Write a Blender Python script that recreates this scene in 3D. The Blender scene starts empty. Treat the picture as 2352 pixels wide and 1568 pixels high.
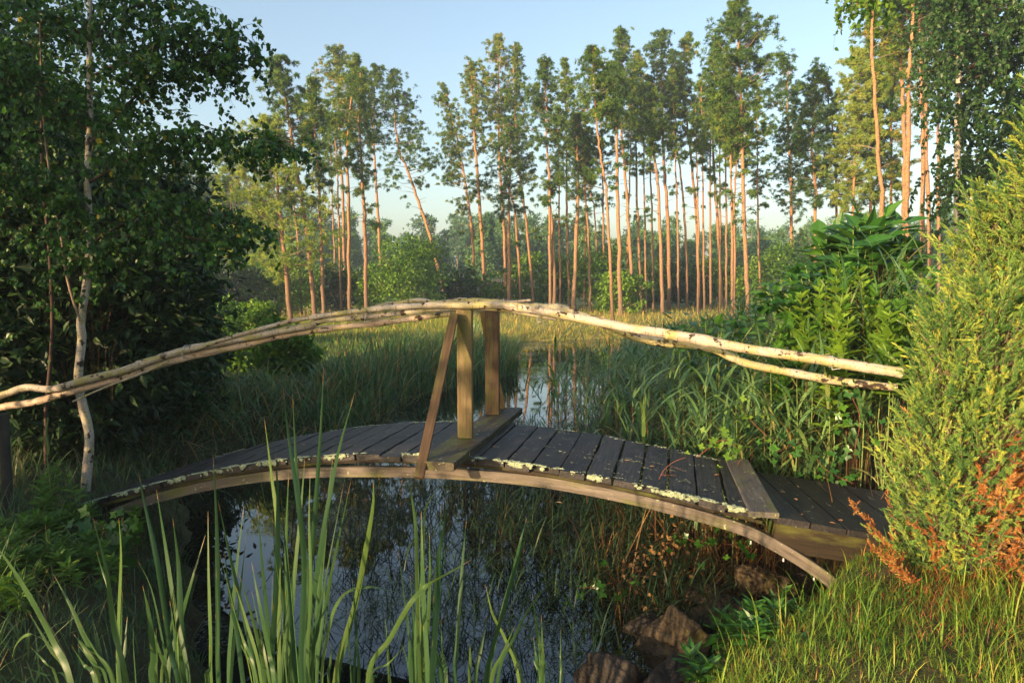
import bpy, math, numpy as np
from mathutils import Vector
R = np.random.default_rng(7)
D2R = math.radians
sc = bpy.context.scene
COL = sc.collection

# ------------------------------------------------------------------ camera model
F = 1568.0; HOR = 650.0; CAMZ = 2.1
TILT = math.atan((784 - HOR) / F)
def ray(px, py):
    a = (px - 1176) / F; b = (784 - py) / F
    c, s = math.cos(TILT), math.sin(TILT)
    return np.array([a, c + b * s, -s + b * c])
def P(px, py, Y):
    d = ray(px, py); return np.array([0, 0, CAMZ]) + d * (Y / d[1])
def Gd(px, py, z=0.0):
    d = ray(px, py); return np.array([0, 0, CAMZ]) + d * ((z - CAMZ) / d[2])

# ------------------------------------------------------------------ mesh helpers
class MB:
    def __init__(s): s.v=[]; s.l=[]; s.c=[]; s.m=[]; s.sm=[]; s.t=[]; s.tc=[]; s.n=0
    def add(s, V, Fc, tint=None, mat=0, smooth=False, tc=None):
        V=np.asarray(V,float).reshape(-1,3); Fc=np.asarray(Fc,int)
        if len(V)==0: return s
        s.v.append(V); s.l.append((Fc+s.n).ravel()); s.c.append(np.full(len(Fc),Fc.shape[1])); s.m.append(np.full(len(Fc),mat)); s.sm.append(np.full(len(Fc),smooth))
        if tint is None: tint=np.full(len(V),.5)
        tint=np.asarray(tint,float)
        if tint.ndim==0: tint=np.full(len(V),float(tint))
        s.t.append(tint); s.tc.append(V if tc is None else tc); s.n+=len(V); return s
    def mesh(s,name,mats):
        me=bpy.data.meshes.new(name)
        V=np.concatenate(s.v); L=np.concatenate(s.l); C=np.concatenate(s.c)
        me.vertices.add(len(V)); me.vertices.foreach_set('co',V.ravel().astype(np.float32))
        me.loops.add(len(L)); me.loops.foreach_set('vertex_index',L.astype(np.int32))
        st=np.concatenate([[0],np.cumsum(C)[:-1]])
        me.polygons.add(len(C)); me.polygons.foreach_set('loop_start',st.astype(np.int32))
        me.polygons.foreach_set('material_index',np.concatenate(s.m).astype(np.int32))
        me.polygons.foreach_set('use_smooth',np.concatenate(s.sm).astype(bool))
        a=me.attributes.new('tint','FLOAT','POINT'); a.data.foreach_set('value',np.concatenate(s.t).astype(np.float32))
        a=me.attributes.new('tc','FLOAT_VECTOR','POINT'); a.data.foreach_set('vector',np.concatenate(s.tc).ravel().astype(np.float32))
        for m in (mats if isinstance(mats,(list,tuple)) else [mats]): me.materials.append(m)
        me.update(calc_edges=True); me.validate(); return me
    def build(s,name,mats,parent=None,base=None):
        """link as one object; geometry is given in world space, base = origin"""
        o=bpy.data.objects.new(name,None if s.n==0 else s.mesh(name,mats)); COL.objects.link(o)
        if parent is not None:
            o.parent=parent; off=np.zeros(3); q=parent
            while q is not None: off=off+np.array(q.location); q=q.parent
        else:
            off=np.zeros(3) if base is None else np.asarray(base,float); o.location=off
        if s.n and np.any(off):
            me=o.data; co=np.concatenate(s.v)-off; me.vertices.foreach_set('co',co.ravel().astype(np.float32)); me.update()
        return o
def tag(o,label=None,cat=None,group=None,kind=None):
    if label: o['label']=label
    if cat: o['category']=cat
    if group: o['group']=group
    if kind: o['kind']=kind
    return o
def empty(name,loc,label,cat,group=None):
    o=bpy.data.objects.new(name,None); COL.objects.link(o); o.location=loc; o.empty_display_size=.2
    return tag(o,label,cat,group)
def norm(a): return a/np.maximum(np.linalg.norm(a,axis=-1,keepdims=True),1e-9)
def catmull(pts,n=6):
    p=np.asarray(pts,float)
    if len(p)<3: 
        t=np.linspace(0,1,n+1)[:,None]; return p[0]*(1-t)+p[-1]*t
    q=np.vstack([2*p[0]-p[1],p,2*p[-1]-p[-2]]); out=[]
    for i in range(1,len(q)-2):
        for t in np.linspace(0,1,n,endpoint=False):
            a,b,c,d=q[i-1],q[i],q[i+1],q[i+2]
            out.append(.5*((2*b)+(-a+c)*t+(2*a-5*b+4*c-d)*t*t+(-a+3*b-3*c+d)*t**3))
    out.append(p[-1]); return np.array(out)
def tube(mb,pts,rad,sides=8,mat=0,tint=.5,lump=0,cap=True,tc0=0):
    p=np.asarray(pts,float); n=len(p); rad=np.broadcast_to(rad,(n,)).astype(float)
    T=norm(np.gradient(p,axis=0)); ref=np.array([0.13,.07,1.]) if abs(T[0,2])<.8 else np.array([1.,.1,.05])
    A=norm(np.cross(T,ref)); B=np.cross(T,A)
    th=np.linspace(0,2*np.pi,sides,endpoint=False)
    r=rad[:,None]*np.ones(sides)
    if lump: r=r*(1+lump*R.normal(size=(n,1))+lump*.6*R.normal(size=(n,sides)))
    V=p[:,None]+r[...,None]*(np.cos(th)[None,:,None]*A[:,None]+np.sin(th)[None,:,None]*B[:,None])
    s=np.concatenate([[0],np.cumsum(np.linalg.norm(np.diff(p,axis=0),axis=1))])+tc0
    tc=np.stack([np.cos(th)[None]*rad[:,None],np.sin(th)[None]*rad[:,None],np.repeat(s[:,None],sides,1)],-1)
    i=np.arange(n-1)[:,None]; j=np.arange(sides)[None]; k=(j+1)%sides
    Fq=np.stack([i*sides+j,i*sides+k,(i+1)*sides+k,(i+1)*sides+j],-1).reshape(-1,4)
    mb.add(V.reshape(-1,3),Fq,tint,mat,True,tc.reshape(-1,3))
    if cap:
        for e in (0,n-1):
            c=np.vstack([V[e],p[e][None]]); tcc=np.vstack([tc[e],[[0,0,s[e]]]])
            Ft=np.stack([np.arange(sides),(np.arange(sides)+1)%sides,np.full(sides,sides)],-1)
            mb.add(c,Ft if e else Ft[:,::-1],tint,mat,False,tcc)
def boxv(c,ax,ay,az,hx,hy,hz,jit=0):
    c=np.asarray(c,float); out=[]
    for i in (-1,1):
        for j in (-1,1):
            for k in (-1,1): out.append(c+ax*hx*i+ay*hy*j+az*hz*k+(R.normal(size=3)*jit if jit else 0))
    return np.array(out)
BF=np.array([[0,1,3,2],[4,6,7,5],[0,4,5,1],[2,3,7,6],[0,2,6,4],[1,5,7,3]])
def beam(mb,pts,side,up,hw,hh,nseg=5,mat=0,tint=.5,bev=.006,tcoff=0.,wob=0):
    """swept rectangle with small chamfers; side and up are unit vectors"""
    p=catmull(pts,nseg) if len(pts)>2 else np.linspace(pts[0],pts[1],nseg+1)
    n=len(p); b=bev
    prof=np.array([[-hw+b,-hh],[hw-b,-hh],[hw,-hh+b],[hw,hh-b],[hw-b,hh],[-hw+b,hh],[-hw,hh-b],[-hw,-hh+b]])
    T=norm(np.gradient(p,axis=0)); S=norm(side-(T*(T@side)[:,None])); U=np.cross(S,T); U*=np.sign((U@up))[:,None]
    V=p[:,None]+prof[None,:,0,None]*S[:,None]+prof[None,:,1,None]*U[:,None]
    if wob: V=V+R.normal(size=V.shape)*wob
    s=np.concatenate([[0],np.cumsum(np.linalg.norm(np.diff(p,axis=0),axis=1))])+tcoff
    tc=np.stack([np.repeat(s[:,None],8,1),prof[None,:,0]+0*s[:,None]+tcoff,prof[None,:,1]+0*s[:,None]],-1)
    i=np.arange(n-1)[:,None]; j=np.arange(8)[None]; k=(j+1)%8
    mb.add(V.reshape(-1,3),np.stack([i*8+j,i*8+k,(i+1)*8+k,(i+1)*8+j],-1).reshape(-1,4),tint,mat,False,tc.reshape(-1,3))
    mb.add(V[0],[[7,6,5,4,3,2,1,0]],tint,mat,False,tc[0]); mb.add(V[-1],[[0,1,2,3,4,5,6,7]],tint,mat,False,tc[-1])
# leaf templates: x across, y along, z normal
LEAF=(np.array([[0,0,0],[.40,.28,.07],[.27,.62,.05],[0,1,-.05],[-.27,.62,.05],[-.40,.28,.07]]),np.array([[0,1,2,3],[0,3,4,5]]))
def lobed(n=5):
    v=[[0,.35,.0]]
    for k in range(2*n+1):
        a=-2.55+5.1*k/(2*n); r=(.62 if k%2 else .36)*(1.15-.12*abs(a)); v.append([math.sin(a)*r,.35+math.cos(a)*r,.05*abs(math.sin(a*2))])
    f=[[0,i+1,i] for i in range(1,2*n+1)]
    return np.array(v),np.array(f)
LOBE=lobed(4)
def tuft(n,seed,w=.10,up=.2):
    g=np.random.default_rng(seed); d=g.normal(size=(n,3)); d[:,2]=np.abs(d[:,2])*1.0-up; d=norm(d); L=g.uniform(.7,1.1,n)[:,None]
    s=norm(np.cross(d,g.normal(size=(n,3))))*w
    V=np.stack([s*.6,-s*.6,d*L*.55-s,d*L,d*L*.55+s],1)
    f=np.arange(n)[:,None]*5
    return V.reshape(-1,3),np.concatenate([f+0,f+4,f+3,f+2,f+1],1)
def shoot(n,seed):
    g=np.random.default_rng(seed); t=np.linspace(0,1,n)**.8; a=t*n*2.4; th=g.normal(.85,.16,n)-.35*t
    d=np.stack([np.cos(a)*np.sin(th),np.sin(a)*np.sin(th),np.cos(th)],1); b=np.stack([0*t,0*t,t],1)
    L=(.50*(1-.3*t))[:,None]; s=norm(np.cross(d,np.array([0,0,1.])))*.075
    V=np.stack([b+s,b-s,b+d*L],1); f=np.arange(n)[:,None]*3
    V=np.concatenate([V.reshape(-1,3),[[.02,0,0],[-.02,0,0],[0,0,1.05]]]); Fc=np.concatenate([np.concatenate([f,f+1,f+2],1),[[3*n,3*n+1,3*n+2]]])
    return V,Fc
def frames(d,roll=None):
    """rotation matrices whose y axis is d"""
    d=norm(d); r=R.normal(size=d.shape) if roll is None else roll
    x=norm(np.cross(d,r)); z=np.cross(x,d); return np.stack([x,d,z],-1)
def inst(mb,tpl,pos,Rm,sc_,tint=None,mat=0,sx=None):
    V0,F0=tpl; n=len(pos)
    if n==0: return
    sc_=np.broadcast_to(sc_,(n,)); S=np.repeat(sc_[:,None],3,1)
    if sx is not None: S=S*np.array([sx,1,1])
    W=V0[None]*S[:,None]; V=np.einsum('nij,nkj->nki',Rm,W)+pos[:,None]
    Fc=(np.arange(n)[:,None,None]*len(V0)+F0[None]).reshape(-1,F0.shape[1])
    t=R.uniform(0,1,n) if tint is None else np.broadcast_to(tint,(n,))
    mb.add(V.reshape(-1,3),Fc,np.repeat(t,len(V0)),mat)
def ribbons(mb,base,az,tilt,bend,L,W,seg=4,tint=None,mat=0,fold=0.,twist=0.,taper=1.0):
    n=len(base); f=lambda a:np.broadcast_to(np.asarray(a,float),(n,))
    az,tilt,bend,L,W,twist=map(f,(az,tilt,bend,L,W,twist))
    s=np.linspace(0,1,seg+1); p=base.copy(); P_=[p]
    for k in range(seg):
        a=tilt+bend*((s[k]+s[k+1])/2)**1.3; st=(L/seg)[:,None]
        p=p+st*np.stack([np.sin(a)*np.cos(az),np.sin(a)*np.sin(az),np.cos(a)],1); P_.append(p)
    P_=np.stack(P_,1)
    ta=az[:,None]+np.pi/2+twist[:,None]*s[None]
    side=np.stack([np.cos(ta),np.sin(ta),0*ta],-1)
    w=(W[:,None]*.5*np.minimum(1,(1.03-s[None])*2.2)**taper*np.minimum(1,.55+s[None]*2))
    V=np.stack([P_-side*w[...,None],P_+side*w[...,None]],2)
    i=np.arange(n)[:,None,None]*(2*(seg+1)); k=np.arange(seg)[None,:,None]*2
    Fq=(i+k+np.array([0,1,3,2])[None,None]).reshape(-1,4)
    t=R.uniform(0,1,n) if tint is None else np.broadcast_to(tint,(n,))
    mb.add(V.reshape(-1,3),Fq,np.repeat(t,2*(seg+1)),mat)
    return P_
def pathribbon(mb,pts,wid,tint=.5,mat=0,yaw=0.,tw=0.,fold=.25,n=6):
    """a long leaf along a path; wid = maximum width"""
    p=catmull(pts,n); m=len(p); T=norm(np.gradient(p,axis=0)); s=np.linspace(0,1,m)
    V=[]
    for i in range(m):
        a=yaw+tw*s[i]; sd=np.array([math.cos(a),math.sin(a),0]); sd=norm(sd-T[i]*(T[i]@sd)); nn=np.cross(T[i],sd)
        w=wid*.5*min(1,(1.0-s[i])*3.2+.02)*(.75+.25*min(1,s[i]*3))
        V+=[p[i]-sd*w+nn*w*fold,p[i]-sd*w*.5+nn*w*fold*.35,p[i],p[i]+sd*w*.5+nn*w*fold*.35,p[i]+sd*w+nn*w*fold]
    k=np.arange(m-1)[:,None]*5; Fq=np.concatenate([np.concatenate([k+j,k+j+1,k+j+6,k+j+5],1) for j in range(4)])
    ss=np.concatenate([[0],np.cumsum(np.linalg.norm(np.diff(p,axis=0),axis=1))])
    tc=np.stack([np.tile(np.linspace(-1,1,5),m)*wid*.5,np.repeat(s,5),np.repeat(ss,5)],1)
    mb.add(np.array(V),Fq,tint,mat,True,tc)

# ------------------------------------------------------------------ materials
def newmat(name):
    m=bpy.data.materials.new(name); m.use_nodes=True; nt=m.node_tree; b=nt.nodes['Principled BSDF']; b.inputs['Specular IOR Level'].default_value=.35
    return m,nt,b
def node(nt,t,**k):
    n=nt.nodes.new(t)
    for a,v in k.items():
        if a in ('op',): n.operation=v
        elif hasattr(n,a): setattr(n,a,v)
    return n
def attr(nt,name):
    n=nt.nodes.new('ShaderNodeAttribute'); n.attribute_name=name; return n
def noise(nt,vec,scale,detail=4,rough=.55,stretch=None):
    n=nt.nodes.new('ShaderNodeTexNoise'); n.inputs['Scale'].default_value=scale; n.inputs['Detail'].default_value=detail; n.inputs['Roughness'].default_value=rough
    if stretch:
        mp=nt.nodes.new('ShaderNodeMapping'); mp.inputs['Scale'].default_value=stretch; nt.links.new(vec,mp.inputs[0]); vec=mp.outputs[0]
    if vec is not None: nt.links.new(vec,n.inputs['Vector'])
    return n.outputs['Fac']
def ramp(nt,fac,stops,interp='LINEAR'):
    r=nt.nodes.new('ShaderNodeValToRGB'); r.color_ramp.interpolation=interp; e=r.color_ramp.elements
    while len(e)<len(stops): e.new(.5)
    for i,(p,c) in enumerate(stops):
        e[i].position=p; e[i].color=(c[0],c[1],c[2],1) if hasattr(c,'__len__') else (c,c,c,1)
    nt.links.new(fac,r.inputs[0]); return r.outputs[0]
def mix(nt,fac,a,b,mode='MIX'):
    m=nt.nodes.new('ShaderNodeMix'); m.data_type='RGBA'; m.blend_type=mode
    for i,v in ((0,fac),(6,a),(7,b)):
        if isinstance(v,(int,float)): m.inputs[i].default_value=v
        elif isinstance(v,(tuple,list)): m.inputs[i].default_value=(*v,1)
        else: nt.links.new(v,m.inputs[i])
    return m.outputs[2]
def mth(nt,op,a,b=0.):
    m=nt.nodes.new('ShaderNodeMath'); m.operation=op
    for i,v in ((0,a),(1,b)):
        if isinstance(v,(int,float)): m.inputs[i].default_value=v
        else: nt.links.new(v,m.inputs[i])
    return m.outputs[0]
def bump(nt,b,h,strength=.5,dist=.01):
    n=nt.nodes.new('ShaderNodeBump'); n.inputs['Strength'].default_value=strength; n.inputs['Distance'].default_value=dist
    nt.links.new(h,n.inputs['Height']); nt.links.new(n.outputs[0],b.inputs['Normal']); return n
def leafmat(name,stops,trans=.35,rough=.5,spec=.35,vein=False):
    m,nt,b=newmat(name); t=attr(nt,'tint').outputs['Fac']; oi=nt.nodes.new('ShaderNodeObjectInfo')
    f=mth(nt,'ADD',t,mth(nt,'MULTIPLY',mth(nt,'SUBTRACT',oi.outputs['Random'],.5),.35))
    c=ramp(nt,f,stops)
    if vein:
        tcv=attr(nt,'tc').outputs['Vector']; c=mix(nt,mth(nt,'MULTIPLY',noise(nt,tcv,1,3,.6,(420,1,3)),.75),c,mix(nt,1.,c,(.45,.55,.45),'MULTIPLY'))
        sx=nt.nodes.new('ShaderNodeSeparateXYZ'); nt.links.new(tcv,sx.inputs[0]); tip=mth(nt,'ADD',sx.outputs[1],mth(nt,'MULTIPLY',noise(nt,tcv,1,3,.6,(60,3,9)),.06))
        c=mix(nt,ramp(nt,tip,[(.985,0.),(1.02,.8)]),c,(.30,.19,.07)); c=mix(nt,ramp(nt,noise(nt,tcv,1,4,.6,(90,4,14)),[(.66,0.),(.72,.7)]),c,(.20,.17,.05))
    b.inputs['Roughness'].default_value=rough; b.inputs['Specular IOR Level'].default_value=spec
    nt.links.new(c,b.inputs['Base Color'])
    tr=nt.nodes.new('ShaderNodeBsdfTranslucent'); nt.links.new(mix(nt,1.,c,(1.0,1.0,.55),'MULTIPLY'),tr.inputs[0])
    ms=nt.nodes.new('ShaderNodeMixShader'); ms.inputs[0].default_value=trans
    nt.links.new(b.outputs[0],ms.inputs[1]); nt.links.new(tr.outputs[0],ms.inputs[2])
    nt.links.new(ms.outputs[0],nt.nodes['Material Output'].inputs[0]); return m
M={}
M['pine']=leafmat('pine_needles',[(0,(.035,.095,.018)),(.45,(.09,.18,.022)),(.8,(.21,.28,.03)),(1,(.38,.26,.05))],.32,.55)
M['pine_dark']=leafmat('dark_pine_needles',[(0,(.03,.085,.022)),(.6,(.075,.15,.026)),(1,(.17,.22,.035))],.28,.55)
M['pine_lit']=leafmat('sunlit_pine_needles',[(0,(.13,.22,.035)),(.6,(.24,.33,.05)),(1,(.36,.38,.07))],.35,.55)  # lit copy of the pine needles, sunlight put into the yellower colour
M['far']=leafmat('far_tree_foliage',[(0,(.04,.11,.05)),(.6,(.07,.17,.06)),(1,(.13,.24,.06))],.25,.6)
M['birch_leaf']=leafmat('birch_leaves',[(0,(.018,.065,.014)),(.6,(.042,.13,.020)),(.85,(.07,.18,.022)),(.97,(.09,.19,.025)),(1,(.42,.34,.04))],.28,.36)
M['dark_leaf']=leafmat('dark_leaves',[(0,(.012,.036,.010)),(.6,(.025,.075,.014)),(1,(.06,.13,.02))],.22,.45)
M['green_leaf']=leafmat('green_leaves',[(0,(.04,.11,.015)),(.5,(.08,.19,.022)),(1,(.20,.34,.035))],.4,.42)
M['big_leaf']=leafmat('broad_leaves',[(0,(.016,.07,.012)),(.5,(.035,.125,.018)),(1,(.10,.24,.03))],.32,.34,.5)
M['bush']=leafmat('bush_leaves',[(0,(.06,.15,.018)),(.5,(.13,.26,.025)),(1,(.26,.38,.04))],.35,.5)
M['juniper']=leafmat('juniper_needles',[(0,(.08,.19,.05)),(.45,(.22,.36,.08)),(.8,(.44,.50,.09)),(1,(.46,.42,.07))],.3,.5)
M['dead_juniper']=leafmat('dead_juniper_needles',[(0,(.20,.075,.03)),(.6,(.42,.16,.045)),(1,(.48,.28,.09))],.3,.6)
M['reed']=leafmat('reed_leaves',[(0,(.05,.125,.05)),(.5,(.10,.21,.075)),(.85,(.18,.29,.085)),(.95,(.30,.26,.10)),(1,(.42,.27,.10))],.3,.38,.5)
M['shaded_reed']=leafmat('shaded_reed_leaves',[(0,(.02,.05,.02)),(.5,(.045,.09,.03)),(1,(.12,.11,.04))],.2,.45)  # darkened copy of the reed leaves, shade around the bridge put into the colour
M['dry_reed']=leafmat('dry_reed',[(0,(.05,.03,.014)),(.5,(.13,.07,.03)),(1,(.27,.16,.06))],.25,.6)
M['cattail']=leafmat('cattail_leaves',[(0,(.03,.085,.042)),(.5,(.055,.12,.045)),(1,(.105,.175,.045))],.3,.42,.3,vein=True)
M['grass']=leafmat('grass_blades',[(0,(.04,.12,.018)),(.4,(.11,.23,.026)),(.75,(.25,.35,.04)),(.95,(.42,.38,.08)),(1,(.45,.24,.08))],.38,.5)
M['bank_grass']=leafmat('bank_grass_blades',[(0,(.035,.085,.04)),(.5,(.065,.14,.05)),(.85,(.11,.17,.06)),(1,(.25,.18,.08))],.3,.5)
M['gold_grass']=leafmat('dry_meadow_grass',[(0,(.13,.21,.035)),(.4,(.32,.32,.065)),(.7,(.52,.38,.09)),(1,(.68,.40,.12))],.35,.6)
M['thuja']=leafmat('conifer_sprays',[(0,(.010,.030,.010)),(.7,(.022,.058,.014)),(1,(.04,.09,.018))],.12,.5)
M['fallen']=leafmat('fallen_leaf',[(0,(.45,.22,.09)),(.6,(.6,.40,.2)),(1,(.62,.20,.08))],.2,.6)

def barkpine():
    m,nt,b=newmat('pine_bark'); tc=attr(nt,'tc').outputs['Vector']; sx=nt.nodes.new('ShaderNodeSeparateXYZ'); nt.links.new(tc,sx.inputs[0])
    n=noise(nt,tc,7,4,.6,(1,1,.35)); h=mth(nt,'ADD',mth(nt,'MULTIPLY',sx.outputs[2],.14),mth(nt,'MULTIPLY',n,.5))
    c=ramp(nt,h,[(.25,(.10,.07,.045)),(.6,(.25,.145,.08)),(1.,(.37,.19,.085))])
    n2=noise(nt,tc,22,3,.7,(1,1,.5)); c=mix(nt,ramp(nt,n2,[(.45,0.),(.62,.75)]),c,(.11,.06,.04))
    oi=nt.nodes.new('ShaderNodeObjectInfo'); c=mix(nt,mth(nt,'MULTIPLY',oi.outputs['Random'],.3),c,(.24,.17,.12))
    nt.links.new(c,b.inputs['Base Color']); b.inputs['Roughness'].default_value=.85; bump(nt,b,n2,.6,.03); return m
M['pine_bark']=barkpine()
def barkbirch(name,dark=.5,yellow=.45,warm=0.):
    m,nt,b=newmat(name); tc=attr(nt,'tc').outputs['Vector']
    lent=noise(nt,tc,1,3,.6,(22,22,120)); big=noise(nt,tc,1,3,.6,(16,16,13)); pat=noise(nt,tc,1,4,.6,(9,9,5)); fine=noise(nt,tc,90,3,.6)
    c=ramp(nt,fine,[(.3,(.30,.27,.22)),(.7,(.54,.49,.41))])
    if warm: c=mix(nt,mth(nt,'MULTIPLY',noise(nt,tc,1,2,.5,(5,5,3)),warm),c,(.62,.42,.28))
    c=mix(nt,ramp(nt,noise(nt,tc,1,3,.6,(30,30,4)),[(.5,0.),(.62,.55)]),c,(.24,.17,.11))
    c=mix(nt,ramp(nt,pat,[(.52-.1*yellow,0.),(.66-.1*yellow,.85)]),c,mix(nt,fine,(.20,.20,.05),(.42,.38,.14)))
    c=mix(nt,ramp(nt,lent,[(.60,0.),(.66,.8)]),c,(.09,.06,.045))
    c=mix(nt,ramp(nt,big,[(.73-.2*dark,0.),(.77-.2*dark,1.)]),c,(.035,.024,.018))
    nt.links.new(c,b.inputs['Base Color']); b.inputs['Roughness'].default_value=.62
    bump(nt,b,mix(nt,.5,big,fine),.7,.004); return m
M['birch']=barkbirch('birch_bark',.75,.1); M['rail_a']=barkbirch('birch_pole_bark',.62,.6); M['rail_b']=barkbirch('pinkish_birch_pole_bark',.6,.0,.9); M['rail_c']=barkbirch('mossy_birch_pole_bark',.8,1.3)
def twigmat(name,c1,c2):
    m,nt,b=newmat(name); n=noise(nt,attr(nt,'tc').outputs['Vector'],25,3,.6,(1,1,.4)); nt.links.new(ramp(nt,n,[(.3,c1),(.7,c2)]),b.inputs['Base Color']); b.inputs['Roughness'].default_value=.8; return m
M['twig']=twigmat('dark_twig',(.03,.018,.012),(.08,.05,.035)); M['stem']=twigmat('green_stem',(.10,.16,.04),(.2,.25,.07)); M['branch']=twigmat('grey_branch',(.13,.10,.07),(.30,.22,.15))
M['redstem']=twigmat('red_stem',(.10,.035,.02),(.2,.07,.04))
def wood(name,c1,c2,c3,green=0.,rough=.75,lich=0.,knot=True):
    m,nt,b=newmat(name); tc=attr(nt,'tc').outputs['Vector']
    g=noise(nt,tc,1,5,.65,(3.2,85,60)); g2=noise(nt,tc,1,3,.6,(1.3,14,14)); f=noise(nt,tc,40,4,.6)
    c=ramp(nt,g,[(.3,c1),(.5,c2),(.72,c3)])
    c=mix(nt,ramp(nt,g2,[(.35,0.),(.7,.6)]),c,c1)
    tv=attr(nt,'tint').outputs['Fac']; tw=mth(nt,'ADD',mth(nt,'MULTIPLY',tv,1.1),.45); cb=nt.nodes.new('ShaderNodeCombineColor'); [nt.links.new(tw,cb.inputs[i]) for i in range(3)]; c=mix(nt,1.,c,cb.outputs[0],'MULTIPLY')
    if green: c=mix(nt,ramp(nt,noise(nt,tc,1,4,.6,(2.5,9,9)),[(.55-.1*green,0.),(.75-.1*green,.8)]),c,(.10,.11,.02))
    if lich: c=mix(nt,ramp(nt,noise(nt,tc,26,4,.7),[(.66-lich*.1,0.),(.70-lich*.1,.9)]),c,(.36,.40,.22))
    nt.links.new(c,b.inputs['Base Color']); b.inputs['Roughness'].default_value=rough
    bump(nt,b,mix(nt,.4,g,f),.8,.006); return m
M['deck']=wood('blackened_deck_wood',(.010,.009,.009),(.026,.024,.025),(.055,.052,.055),0,.55,.18)
M['greyplank']=wood('grey_plank_wood',(.055,.05,.045),(.10,.092,.085),(.17,.155,.14),.2,.6,.2)
M['crosswood']=wood('mossy_cross_plank_wood',(.022,.018,.013),(.05,.04,.028),(.10,.08,.05),.6,.6,.35)
M['post']=wood('treated_post_wood',(.09,.065,.028),(.17,.125,.058),(.25,.19,.095),.75,.7)
M['brace']=wood('brown_brace_wood',(.035,.022,.012),(.08,.05,.027),(.13,.085,.045),.5,.75)
M['archwood']=wood('pale_arch_beam_wood',(.06,.048,.038),(.135,.115,.095),(.22,.19,.16),.35,.7,.12)
M['sidewood']=wood('mossy_brown_side_board',(.011,.008,.004),(.024,.016,.008),(.045,.030,.014),.7,.8)
def plain(name,c1,c2,scale=8,rough=.8,bs=.5,bd=.02,c3=None):
    m,nt,b=newmat(name); tx=nt.nodes.new('ShaderNodeTexCoord'); n=noise(nt,tx.outputs['Object'],scale,6,.62)
    c=ramp(nt,n,[(.3,c1),(.7,c2)])
    if c3: c=mix(nt,ramp(nt,noise(nt,tx.outputs['Object'],scale*.45,4,.6),[(.52,0.),(.66,.85)]),c,c3)
    nt.links.new(c,b.inputs['Base Color']); b.inputs['Roughness'].default_value=rough; bump(nt,b,n,bs,bd); return m
M['lichen']=plain('pale_lichen',(.17,.22,.14),(.36,.41,.27),60,.9,.8,.004)
M['rock']=plain('brown_mossy_stone',(.025,.02,.014),(.15,.11,.065),16,.85,1.,.08,(.13,.12,.025))
M['darkrock']=plain('dark_wet_stone',(.012,.010,.008),(.045,.036,.028),9,.6,.9,.05)
M['wire']=plain('galvanised_wire',(.35,.35,.34),(.55,.55,.53),30,.4,.1,.001)
M['iron']=plain('bright_bolt_metal',(.5,.5,.5),(.7,.7,.7),30,.3,.1,.001)
M['oldpost']=plain('old_grey_post_wood',(.02,.02,.018),(.05,.045,.04),12,.8,.5,.01)
def groundmat():
    m,nt,b=newmat('ground_soil'); tx=nt.nodes.new('ShaderNodeTexCoord'); v=tx.outputs['Object']
    n=noise(nt,v,3,8,.65); n2=noise(nt,v,.35,3,.5)
    c=ramp(nt,n,[(.3,(.018,.014,.008)),(.5,(.045,.045,.016)),(.7,(.075,.085,.022))])
    sx=nt.nodes.new('ShaderNodeSeparateXYZ'); nt.links.new(v,sx.inputs[0])
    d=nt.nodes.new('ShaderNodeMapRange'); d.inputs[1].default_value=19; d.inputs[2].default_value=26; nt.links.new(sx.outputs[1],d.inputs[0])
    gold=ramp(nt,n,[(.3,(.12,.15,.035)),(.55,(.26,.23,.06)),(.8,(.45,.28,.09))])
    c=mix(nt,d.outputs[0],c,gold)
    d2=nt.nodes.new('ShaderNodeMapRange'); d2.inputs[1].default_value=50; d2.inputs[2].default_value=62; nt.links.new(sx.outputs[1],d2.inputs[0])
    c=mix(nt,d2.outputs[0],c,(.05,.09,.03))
    nt.links.new(c,b.inputs['Base Color']); b.inputs['Roughness'].default_value=.95; bump(nt,b,n,.9,.06); return m
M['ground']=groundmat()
def watermat():
    m,nt,b=newmat('pond_water'); tx=nt.nodes.new('ShaderNodeTexCoord'); v=tx.outputs['Object']
    b.inputs['Roughness'].default_value=.015; b.inputs['IOR'].default_value=1.75; b.inputs['Specular IOR Level'].default_value=.5
    n=noise(nt,v,1.6,3,.5,(1,.7,1)); n2=noise(nt,v,9,2,.5)
    # thin floating film of duckweed and pollen in drifting patches
    film=mth(nt,'MULTIPLY',ramp(nt,noise(nt,v,1,5,.6,(.6,.8,1)),[(.50,0.),(.62,1.)]),ramp(nt,noise(nt,v,45,3,.7),[(.48,0.),(.58,.8)]))
    nt.links.new(mix(nt,film,(.006,.009,.008),(.20,.26,.20)),b.inputs['Base Color'])
    nt.links.new(mth(nt,'ADD',mth(nt,'MULTIPLY',film,.35),.012),b.inputs['Roughness'])
    bump(nt,b,mth(nt,'ADD',n,mth(nt,'MULTIPLY',n2,.12)),.05,.02); return m
M['water']=watermat()

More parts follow.
